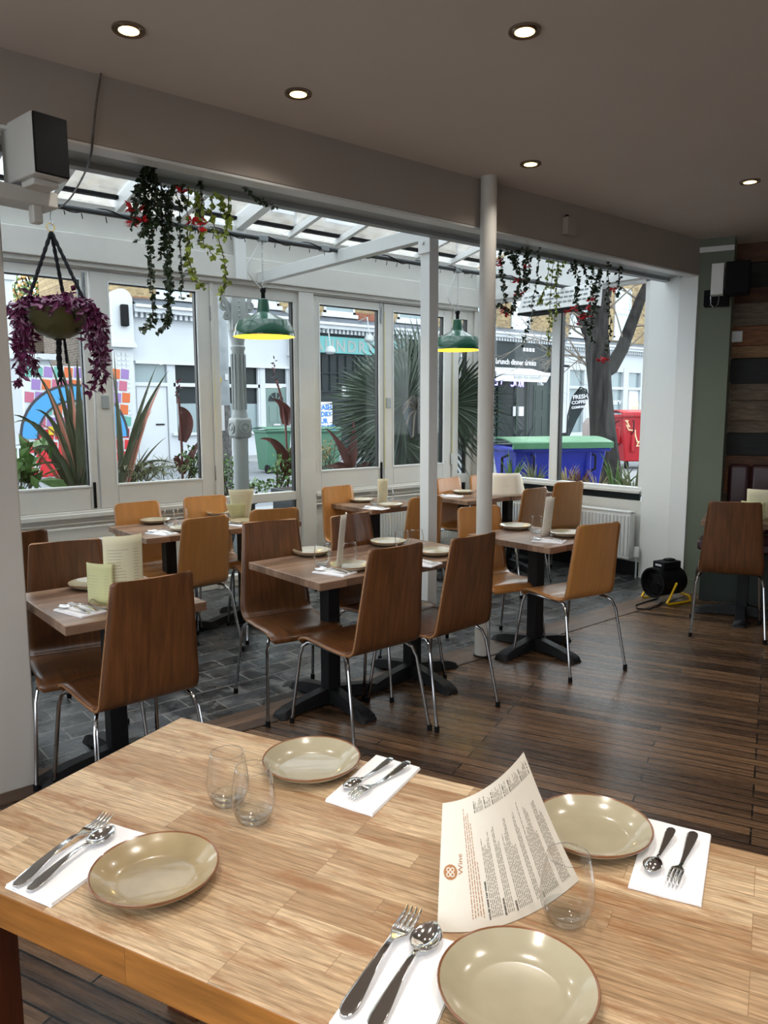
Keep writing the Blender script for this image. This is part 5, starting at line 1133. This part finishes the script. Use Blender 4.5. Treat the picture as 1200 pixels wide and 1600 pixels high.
for x in (9.2, 12.2): upwin(t1, o1, x, x + 1.2, 7.6, 9.2)
# laundry
t2, o2 = bld('laundry with a teal sign and dark barred window', 13.65, 20.6)
cornice(t2, o2, 13.65, 20.5, 4.1)
b = MB(); b.box(13.65, YF - .1, 3.36, 20.5, YF + .2, 3.88); sgn = b.build('teal_sign', TEAL, t2, o2)
b = MB(); text_on(b, 'LAUNDRY', .52, (13.72, YF - .1, 3.42), (1, 0, 0), (0, 0, 1), 0, .012, spacing=1.25); b.build('sign_lettering', TEALD, sgn, o2, smooth=0)
b = MB(); b.box(13.65, YF - .05, 3.88, 20.5, YF + .2, 4.1); b.box(13.65, YF, .15, 14.1, YF + .2, 3.36); b.box(20.1, YF, .15, 20.6, YF + .2, 3.36); b.box(13.65, YF, .15, 20.5, YF + .2, .6); b.build('shopfront_surround', SHOPD, t2, o2)
MB().box(14.1, YF + .1, .6, 20.1, YF + .14, 3.36).build('shop_window', DARKGL, t2, o2)
b = MB()
for i in range(19): x = 14.1 + i * .33; b.box(x, YF + .04, 2.1 if i % 1 else 2.1, x + .04, YF + .07, 3.3)
b.box(14.1, YF + .03, 2.7, 20.1, YF + .08, 2.74); b.box(14.1, YF + .03, 2.1, 20.1, YF + .08, 2.15)
for x in (15.9, 17.6): b.box(x, YF + .02, .6, x + .12, YF + .1, 3.36)
b.build('window_bars', SHOPD, t2, o2)
x0, za = S(500, 672); x1_, zb_ = S(519, 628); b = MB(); b.box(14.1, YF + .0, za, x1_, YF + .04, zb_); ps = b.build('service_poster', WHT, t2, o2)
b = MB()
for k, tx in enumerate(('WASH', '& DRY', 'OUR', 'SERVICE', 'HERE')): text_on(b, tx, .22, (14.13, YF, zb_ - .25 - k * .22), (1, 0, 0), (0, 0, 1), 0, .008)
b.build('poster_lettering', BLUEW, ps, o2, smooth=0)
MB().box(15.25, YF + .05, 1.9, 15.6, YF + .09, 2.3).build('notice', WHT, t2, o2)
upwin(t2, o2, 14.6, 15.85, 4.65, 6.3, DARKGL2); upwin(t2, o2, 17.75, 19.2, 4.65, 6.3, DARKGL2); upwin(t2, o2, 14.8, 16, 7.6, 9.2); upwin(t2, o2, 17.8, 19, 7.6, 9.2); MB().box(15.9, YF + .12, 4.42, 16.9, YF + .15, 4.75).build('brick_band', RBRICK, t2, o2)
for (px, py) in ((516, 548), (577, 530)):
    q = at_y(px, py, YF - .7); b = MB(); b.lathe([(0, .16), (.1, .13), (.16, .04), (.17, -.04), (.12, -.1), (0, -.12)], 16, q); b.tube([q + Vector((0, 0, .15)), q + Vector((0, .1, .7)), Vector((q.x, YF, q.z + .6))], .02, 6); b.build('swan_neck_light', STEELP, t2, o2)
# dark restaurant
t3, o3 = bld('black fronted restaurant with a white awning', 20.7, 26.5)
cornice(t3, o3, 20.7, 26.4, 4.3)
b = MB(); b.box(20.7, YF - .1, 3.15, 26.4, YF + .2, 4.4); b.box(20.7, YF - .05, .15, 21.2, YF + .2, 3.15); b.box(24.75, YF - .02, .15, 26.4, YF + .2, 3.15); fb = b.build('black_fascia', SHOPD, t3, o3)
b = MB(); X_, Z_ = S(771, 565); text_on(b, 'brunch dinner drinks', .29, (X_, YF - .1, Z_ - .08), (1, 0, 0), (0, 0, 1), 0, .008)
X_, Z_ = S(814, 549)
for k in range(4):
    a, c_ = X_ + k * .19, Z_; b.box(a, YF - .12, c_, a + .13, YF - .105, c_ + .14); 
text_on(b, '139a', .22, (S(838, 603)[0], YF - .03, S(838, 603)[1]), (1, 0, 0), (0, 0, 1), 0, .004)
X_, Z_ = S(713, 566); text_on(b, '13', .6, (X_, YF - .1, Z_), (1, 0, 0), (0, 0, 1), 0, .0)
b.build('white_lettering', WHT, fb, o3, smooth=0)
MB().box(21.2, YF + .1, .15, 24.75, YF + .14, 3.15).build('shop_window', DARKGL, t3, o3)
b = MB(); b.box(21.2, YF + 0.02, .15, 21.3, YF + .12, 3.1); b.box(22.9, YF + .02, .15, 23.05, YF + .12, 3.1); b.box(24.0, YF + .02, .15, 24.1, YF + .12, 3.1); b.box(24.65, YF - .0, .15, 24.8, YF + .12, 3.1); b.box(25.0, YF - .05, .2, 26.0, YF + .0, 2.5)
for z in (.4, 1.5): b.box(25.1, YF - .07, z, 25.45, YF - .04, z + .8); b.box(25.55, YF - .07, z, 25.9, YF - .04, z + .8)
b.build('door_frames', SHOPG, t3, o3)
aw = MB(); xa = 21.6; xb = S(842, 590)[0] - .6
aw.add([(xa, YF - .1, 3.15), (xb, YF - .1, 3.15), (xb, YF - 1.0, 2.92), (xa, YF - 1.0, 2.92)], [(0, 1, 2, 3)]); aw.box(xa, YF - 1.06, 2.84, xb, YF - 1.0, 2.95); aw.add([(xa, YF - 1.02, 2.84), (xb, YF - 1.02, 2.84), (xb - .2, YF - 1.02, 2.58), (xa, YF - 1.02, 2.58)], [(0, 1, 2, 3)])
ao = aw.build('awning', WHT, t3, o3, smooth=0, solid=.015)
b = MB(); text_on(b, 'enjoy the moment...', .22, (xa + 1.0, YF - 1.03, 2.68), (1, 0, 0), (0, 0, 1), 0, 0, lift=.015); b.build('awning_lettering', TEALD, ao, o3, smooth=0)
b = MB(); X_, Z_ = S(820, 604); text_on(b, 'ROC', .38, (X_, YF + .05, Z_), (1, 0, 0), (0, 0, 1), 0, .012, mirror=True, lift=.0); X_, Z_ = S(786, 602); text_on(b, 'CER', .34, (X_, YF + .05, Z_), (1, 0, 0), (0, 0, 1), 0, .01, mirror=True, lift=.0); b.build('neon_reflection', NEON_REFL, t3, o3, smooth=0)  # mirrored glowing letters stand in for a reflected neon sign
for px in (803, 812): X_, Z_ = S(px, 650); MB().box(X_, YF + .04, Z_, X_ + .3, YF + .07, Z_ + .38).build('notice', WHT, t3, o3)
x0, _ = S(803, 500); x1_, _ = S(832, 500); upwin(t3, o3, x0, x1_, 4.7, 6.4, WHT); upwin(t3, o3, 21.3, 22.3, 4.7, 6.4); upwin(t3, o3, 21.6, 22.8, 7.6, 9.2); upwin(t3, o3, 24, 25.2, 7.6, 9.2)
# white shop on the right
t4, o4 = bld('white fronted shop behind the tree', 26.6, 42); cornice(t4, o4, 26.7, 42, 4.15)
b = MB(); b.box(26.6, YF, 3.3, 42, YF + .2, 4.3); b.box(26.6, YF, .15, 27.4, YF + .2, 3.4); b.box(26.6, YF, .15, 42, YF + .2, .5)
for px in (915, 973): X_ = S(px, 600)[0]; b.box(X_, YF - .05, .15, X_ + .4, YF + .15, 3.4)
for k in range(5): b.box(34.5 + k * 1.6, YF, .15, 34.7 + k * 1.6, YF + .15, 3.4)
b.box(27.4, YF - .04, 2.4, 42, YF + .1, 2.52); b.box(27.4, YF - .02, 3.2, 42, YF + .1, 3.4)
for px in (886, 912, 940, 975, 1000): X_ = S(px, 600)[0]; b.box(X_, YF - .03, .5, X_ + .14, YF + .1, 3.3)
b.build('shopfront_wall', FAC_W, t4, o4)
w_ = MB(); w_.box(27.4, YF + .1, .5, 42, YF + .14, 3.3); w_ = w_.build('shop_window', DARKGL2, t4, o4)
b = MB(); X_, Z_ = S(956, 632); text_on(b, 'hervee...', .42, (X_, YF + .05, Z_), (1, 0, 0), (0, 0, 1), 0, .01, lift=.03); b.build('window_lettering', WHT, w_, o4, smooth=0)
X_, Z_ = S(983, 650); b = MB(); b.box(X_, YF + .06, Z_, X_ + 1.3, YF + .09, Z_ + 1.3); ww_ = b.build('window_poster', WHT, t4, o4); MB().box(X_ + .1, YF + .04, Z_ + .1, X_ + 1.1, YF + .058, Z_ + .7).build('brown_paper', mat('kraft_paper', srgb(206, 192, 168), .8, var=.2, vscale=3), ww_, o4)
x0, _ = S(964, 500); x1_, _ = S(989, 500); upwin(t4, o4, x0, x1_, 4.75, 7.0, SKYGL); upwin(t4, o4, 27.5, 28.9, 4.7, 6.4)
# left side: painted hoarding, gable house, distant things
t5 = thing('corner_house', 'pale house with a pebbledash gable behind the mural', 'building', (3.2, 27.3, .1)); o5 = Vector(t5.location)
xa = at_y(66, 500, 27.3).x; xb = 7.5; xc = at_y(104, 500, 27.3).x
b = MB(); b.box(xc, 27.2, .1, xc + 3.2, 30, 7.2); b.build('pebbledash_wall', TANR, t5, o5); b = MB(); b.box(xa - .6, 27.4, .1, xc, 30, 5.0); b.build('brick_wing', DBRICK, t5, o5)
b = MB(); b.box(xc + 1.3, 27.1, 3.9, xc + 1.9, 27.22, 5.6); b.build('sash_window', SKYGL, t5, o5)
b = MB(); b.tube([(xc + .95, 27.12, .1), (xc + .95, 27.12, 6.5)], .06, 8); b.tube([(xa, 27.12, 3.45), (xb, 27.12, 3.35)], .05, 8); b.build('drainpipe', BLACK, t5, o5)
xl = at_y(-60, 500, 22).x; xr = at_y(20, 500, 22).x
t6 = thing('grey_villa', 'pale grey villa with columns at the far left', 'building', (xl, 22, .1)); o6 = Vector(t6.location)
b = MB(); b.box(xl - 2, 22, .1, xr + .9, 23.6, 3.0); b.box(xl - 2, 22.1, 3.0, xr, 23.6, 5.2); b.build('wall', FAC_W, t6, o6); b = MB(); b.box(xl - 2, 21.8, 2.9, xr + 1, 22, 3.05); b.box(xl - 2, 21.8, 4.9, xr + .1, 22, 5.2); b.box(xr - .2, 21.85, 3.05, xr, 22.1, 4.9); b.build('mouldings', FAC_W2, t6, o6)
b = MB(); b.add([(xl - 3, 21.8, 5.2), (xr + 1.2, 21.8, 5.2), (xr - .2, 23.6, 7.2), (xl - 3, 23.6, 7.2)], [(0, 1, 2, 3)]); b.build('roof', ROOFR, t6, o6, solid=.1)
cT = at_y(60, 450, 34); leafy = thing('autumn_tree', 'thinning autumn tree above the corner house', 'tree', (cT.x, 34, .1)); oT = Vector(leafy.location); b = MB(); bt = MB(); cT = Vector((cT.x, 34, 6.8))
bt.tube([oT, Vector((cT.x, 34, 4.5)), cT], [.3, .2, .08], 8)
for k in range(18): bt.tube([Vector((cT.x, 34, U(3.5, 5.5))), cT + Vector((U(-2.2, 2.2), U(-1, 1), U(-1.2, 1.8)))], .03, 4)
for k in range(2200):
    d = rv().normalized() * R() ** .4; leafq(b, cT + Vector((d.x * 2.6, d.y * 1.5, d.z * 2.0)), rv(), rv(), .22, .15, 0 if R() < .6 else 1)
b.build('foliage', [LEAF_M, mat('autumn_leaf', srgb(190, 150, 90), .7, var=.3)], leafy, oT, smooth=0); bt.build('trunk', BARK, leafy, oT)
YM = 17.2; hx0 = at_y(12, 600, YM).x; hx1 = at_y(203, 600, YM).x; zt = at_y(100, 572, YM).z
MU = thing('mural_hoarding', 'street hoarding painted with a bright lattice mural and a blue arch', 'hoarding', ((hx0 + hx1) / 2, YM, .1)); mo = Vector(MU.location)
hx0 = at_y(36, 600, YM).x
b = MB(); b.box(hx0, YM, .1, hx1 - .05, YM + .12, zt); b.build('panel', FAC_W2, MU, mo)
b = MB(); n = 0
yy = YM - .012; cols_ = [0, 1, 2, 3, 4]
h_ = zt - .1
nx = 11; nz = 9
for i in range(nx):
    for j in range(nz):
        x = hx0 + (i + .5) * (hx1 - hx0) / nx + (.15 if j % 2 else 0); z = .1 + (j + .5) * h_ / nz; wx = (hx1 - hx0) / nx * .47; wz = h_ / nz * .44
        if x + wx > hx1: continue
        mi = random.choice([1, 2, 3, 4]) if z > 1.1 else 5
        b.poly([(x - wx, yy, z - wz * .9), (x + wx * .8, yy, z - wz), (x + wx, yy, z + wz * .8), (x - wx * .8, yy, z + wz)], (0, .011, 0), mi)
b.build('painted_lattice', [BLUEP, ORNG, PINK, VIOL, AQUA, MRED], MU, mo, smooth=0, fix=True)
def arch(cx, cz, r0, r1, mi, y, name):
    b = MB(); n = 24; o_ = 0
    for k in range(n):
        a, c_ = pi * k / n, pi * (k + 1) / n
        b.poly([(cx + r0 * cos(a), y, cz + r0 * sin(a)), (cx + r1 * cos(a), y, cz + r1 * sin(a)), (cx + r1 * cos(c_), y, cz + r1 * sin(c_)), (cx + r0 * cos(c_), y, cz + r0 * sin(c_))], (0, .01, 0))
    b.build(name, mi, MU, mo, smooth=0, fix=True)
ac = at_y(112, 684, YM); r_ = (ac.x - at_y(36, 684, YM).x) * 1.12
arch(ac.x + .1, ac.z, r_ * .74, r_ * 1.0, BLUEP, YM - .03, 'blue_arch'); arch(ac.x + .1, ac.z, r_ * 1.0, r_ * 1.05, MBLK, YM - .032, 'black_outline'); arch(ac.x + .1, ac.z, r_ * .70, r_ * .74, MBLK, YM - .032, 'black_outline')
b = MB(); b.box(ac.x - r_ * .6, YM - .03, .15, ac.x + r_ * .5, YM - .012, ac.z - .25); b.build('red_panel', MRED, MU, mo); q = at_y(84, 672, YM); b = MB(); b.box(q.x - .12, YM - .045, q.z - .1, q.x + .1, YM - .03, q.z + .08); b.build('yellow_mark', MYEL, MU, mo)
# bins
def wheelie(label, loc, rz, mt, w=.58, d=.72, h=1.0, grp=None):
    t = thing('wheelie_bin', label, 'bin', loc, rz, grp); b = MB()
    def ring(s, z, yo=0): return [(-w / 2 * s, -d / 2 * s + yo, z), (w / 2 * s, -d / 2 * s + yo, z), (w / 2 * s, d / 2 * s, z), (-w / 2 * s, d / 2 * s, z)]
    vs = ring(.8, .06) + ring(1, h * .88); b.add(vs, [(3, 2, 1, 0), (4, 5, 6, 7), (0, 1, 5, 4), (1, 2, 6, 5), (2, 3, 7, 6), (3, 0, 4, 7)]); b.obox((0, 0, h * .9), (w / 2 + .02, 0, 0), (0, d / 2 + .02, 0), (0, 0, .03)); b.build('body', mt, t, bevel=.02)
    b = MB(); b.grid(lambda u, v: ((u - .5) * (w + .06), (v - .5) * (d + .08), h * .93 + .07 * sin(pi * (.15 + .7 * v))), 6, 8); b.build('lid', mt, t, solid=.02)
    b = MB(); b.tube([(-w / 2, d / 2 + .05, h * .92), (w / 2, d / 2 + .05, h * .92)], .018, 8); b.build('handle', mt, t)
    for s in (-1, 1): MB().tube([(s * w / 2 * .8 - .03, d / 2 * .7, .1), (s * w / 2 * .8 + .03, d / 2 * .7, .1)], .1, 16).build('wheel', BLACK, t)
wb1 = at_z(427, 738, .1); wheelie('green wheelie bin beside the dark canna, below the mint door', (wb1.x, wb1.y, .10), radians(172), GRNB, .62, .72, 1.05, 'green wheelie bins')
wb2 = at_z(505, 738, .1); wheelie('green wheelie bin seen low in the third window, in front of the laundry', (wb2.x, wb2.y, .10), radians(176), GRNB, .6, .7, 1.05, 'green wheelie bins')
def bigbin(label, loc, rz, body, lidm, W=1.37, D=.98, H=1.1, txt=None, marks=None):
    t = thing('large_wheeled_bin', label, 'bin', loc, rz); b = MB()
    def ring(w, d, z): return [(-w / 2, -d / 2, z), (w / 2, -d / 2, z), (w / 2, d / 2, z), (-w / 2, d / 2, z)]
    b.add(ring(W * .84, D * .78, .18) + ring(W, D, H), [(3, 2, 1, 0), (4, 5, 6, 7), (0, 1, 5, 4), (1, 2, 6, 5), (2, 3, 7, 6), (3, 0, 4, 7)])
    b.obox((0, 0, H - .02), (W / 2 + .04, 0, 0), (0, D / 2 + .04, 0), (0, 0, .035))
    for s in (-1, 1): b.obox((s * W * .30, -D / 2 * .93, H * .6), (.04, 0, 0), (0, .03, 0), (0, 0, .36)); b.obox((s * W / 2 * .95, 0, H * .62), (.03, 0, 0), (0, .25, 0), (0, 0, .2))
    b.build('body', body, t, bevel=.025)
    b = MB(); b.grid(lambda u, v: ((u - .5) * (W + .1), (v - .5) * (D + .12), H + .02 + .10 * sin(pi * (.12 + .76 * v))), 4, 12); b.obox((0, -D / 2 - .05, H + .03), (W / 2 + .04, 0, 0), (0, .02, 0), (0, 0, .03)); b.build('lid', lidm, t, solid=.025)
    for sx in (-1, 1):
        for sy in (-1, 1): MB().tube([(sx * W * .36 - .025, sy * D * .3, .1), (sx * W * .36 + .025, sy * D * .3, .1)], .1, 16).build('wheel', BLACK, t)
    b = MB()
    for s in (-1, 1): b.tube([(s * W * .33, -D / 2 - .02, H * .9), (s * W * .33, -D / 2 - .10, H * .88), (s * W * .33 , -D / 2 - .10, H * .7), (s * W * .33, -D / 2 * .95, H * .66)], .015, 6)
    b.tube([(-W / 2 - .02, -.3, H * .9), (-W / 2 - .12, -.3, H * .86), (-W / 2 - .12, -.3, H * .5), (-W / 2, -.3, H * .45)], .018, 6); b.build('grab_handle', BLACK, t)
    if txt:
        b = MB(); text_on(b, txt, .13, (-.05, -D / 2 * .93, H * .72), (1, 0, 0), (0, 0, 1), 0, .003, lift=.06)
        for k in range(3): b.obox((.05 + k * .17, -D / 2 * .93 - .02, H * .5), (.045, 0, 0), (0, .012, 0), (0, 0, .07))
        b.build('lettering', WHT, t, smooth=0)
    if marks:
        b = MB(); random.seed(3); p = [(-.55, -D / 2 * .97 - .01, H * .9)]
        for k in range(16): p.append((-.58 + .025 * k + U(-.09, .09), -D / 2 * (.97 - .008 * k) - .012, H * (.9 - .035 * k) + U(-.07, .07)))
        b.tube(p, .018, 5); b.build('painted_scrawl', mat('cream_spray', srgb(240, 214, 170), .6), t)
    return t
bb = at_d(856, 700, 10.4); bigbin('large blue wheeled bin with a green lid outside the side window', (bb.x, bb.y, .12), radians(-28), BLUEB, GRNL, 1.30, .90, .92)
rb2 = at_z(1002, 733, .10); rbp = at_d(1004, 700, 18.6); bigbin('large red wheeled recycling bin beside the tree', (rbp.x, rbp.y, .10), radians(-38), REDB, REDB, 1.37, 1.0, 1.28, 'recycling', True)
# tree
TD = 14.2; tb = at_d(948, 735, TD); tb.z = .12
TR = thing('street_tree', 'bare street tree with a forked trunk behind the blue bin', 'tree', tb); b = MB(); k_ = TD / FPX
def tp(px, py, dd=0): return at_d(px, py, TD + dd)
b.tube([tb, tp(944, 700), tp(940, 650), tp(937, 600), tp(934, 560), tp(932, 520), tp(936, 480), tp(944, 440), tp(950, 400), tp(956, 330)], [26 * k_, 21 * k_, 19 * k_, 18 * k_, 19 * k_, 18 * k_, 16 * k_, 14 * k_, 11 * k_, 8 * k_], 14)
b.tube([tp(942, 585), tp(955, 575), tp(972, 545), tp(985, 510), tp(1000, 470), tp(1018, 430), tp(1040, 370)], [9 * k_, 11 * k_, 10 * k_, 9 * k_, 8 * k_, 6 * k_, 5 * k_], 10)
b.tube([tp(932, 560), tp(925, 530), tp(915, 512), tp(900, 480, .5), tp(880, 430, 1)], [12 * k_, 11 * k_, 8 * k_, 6 * k_, 4 * k_], 10); b.build('trunk', BARK, TR, tb)
b = MB()
random.seed(11)
def twig(p, d, l, r, n):
    pts = [p]; q = p.copy()
    for k in range(5): d = (d + rv() * .22).normalized(); q = q + d * l / 5; pts.append(q.copy())
    b.tube(pts, [r * (1 - .15 * i) for i in range(6)], 4, caps=False)
    if n > 0:
        for k in range(3): j = random.randint(1, 4); twig(pts[j], (d + rv() * .9).normalized(), l * .6, r * .55, n - 1)
for (px, py, dx, dy) in ((928, 575, -1, .6), (925, 560, -1, .25), (920, 530, -1, .5), (900, 480, -1, .1), (915, 512, -1, -.2), (940, 470, -.6, .8), (985, 510, .8, .3), (1000, 470, -.7, .5), (960, 560, .7, .7), (905, 495, -1, .7), (945, 440, -1, .4), (975, 540, -.3, 1), (935, 500, .6, 1), (930, 590, -.8, .9), (890, 450, -.8, -.3), (950, 400, .5, .4)):
    twig(tp(px, py), (RGT * dx + UPV * dy + rv() * .3).normalized(), U(1.2, 2.0), .022, 3)
b.build('branches', TWIG, TR, tb)
random.seed(21)
# feather flag
fo = at_d(890, 690, 16.5); fo.z = .1; FL = thing('feather_flag', 'black feather flag advertising fresh coffee', 'flag', fo)
def fp(px, py, e=0): return at_d(px, py, 16.5 + e)
prof = [(886, 690), (888, 660), (890, 640), (896, 622), (904, 610), (911, 607), (916, 612), (919, 622), (912, 638), (902, 655), (893, 675)]
b = MB(); b.poly([fp(*q) for q in prof], FWD * .02); b.build('flag_cloth', [SHOPD], FL, fo, smooth=0, fix=True)
b = MB(); b.tube([fo, fp(885, 700), fp(887, 650), fp(895, 620), fp(907, 605), fp(916, 609), fp(919, 620)], .018, 6); b.build('flag_pole', BLACK, FL, fo)
b = MB(); ru = (RGT + UPV * .1).normalized()
for k, (tx, s, px, py) in enumerate((('FRESH', .12, 895, 624), ('COFFEE', .10, 893, 632), ('COMPANY', .07, 893, 639))): text_on(b, tx, s, fp(px, py, -.02), ru, ru.cross(-FWD) if ru.cross(-FWD).z > 0 else -ru.cross(-FWD), 0, .004)
b.build('flag_lettering', WHT, FL, fo, smooth=0)
# pale A-shaped object + stool shapes behind bin
bo = at_d(925, 688, 15.5); bo.z = .1
b = MB(); b.lathe([(0, 1.28), (.12, 1.26), (.19, 1.15), (.2, .9), (.2, .0), (0, 0)], 20, (0, 0, 0)); ob = b.build('bollard', mat('taupe_bollard', srgb(140, 128, 124), .7)); ob.location = bo; tag(ob, 'round topped taupe bollard behind the blue bin, left of the trunk', 'bollard')
# yellow cords on window joints
for x, nm in ((3.035, 'left'), (4.05, 'middle'), (4.895, 'third'), (5.842, 'right')):
    b = MB(); b.tube([(x, YW - .012, 2.5), (x + .004, YW - .014, 1.6), (x, YW - .012, .95)], .0028, 5); ob = b.build('yellow_cord', GLINE)
    tag(ob, {'left': 'thin yellow cord down the window frame left of the lamppost', 'middle': 'thin yellow cord down the frame right of the middle post', 'third': 'thin yellow cord between the two right casements', 'right': 'thin yellow cord down the frame beside the corner window'}[nm], 'cord', 'yellow cords on the window frames')
for o, k in SCL: o.scale = (k, k, k)
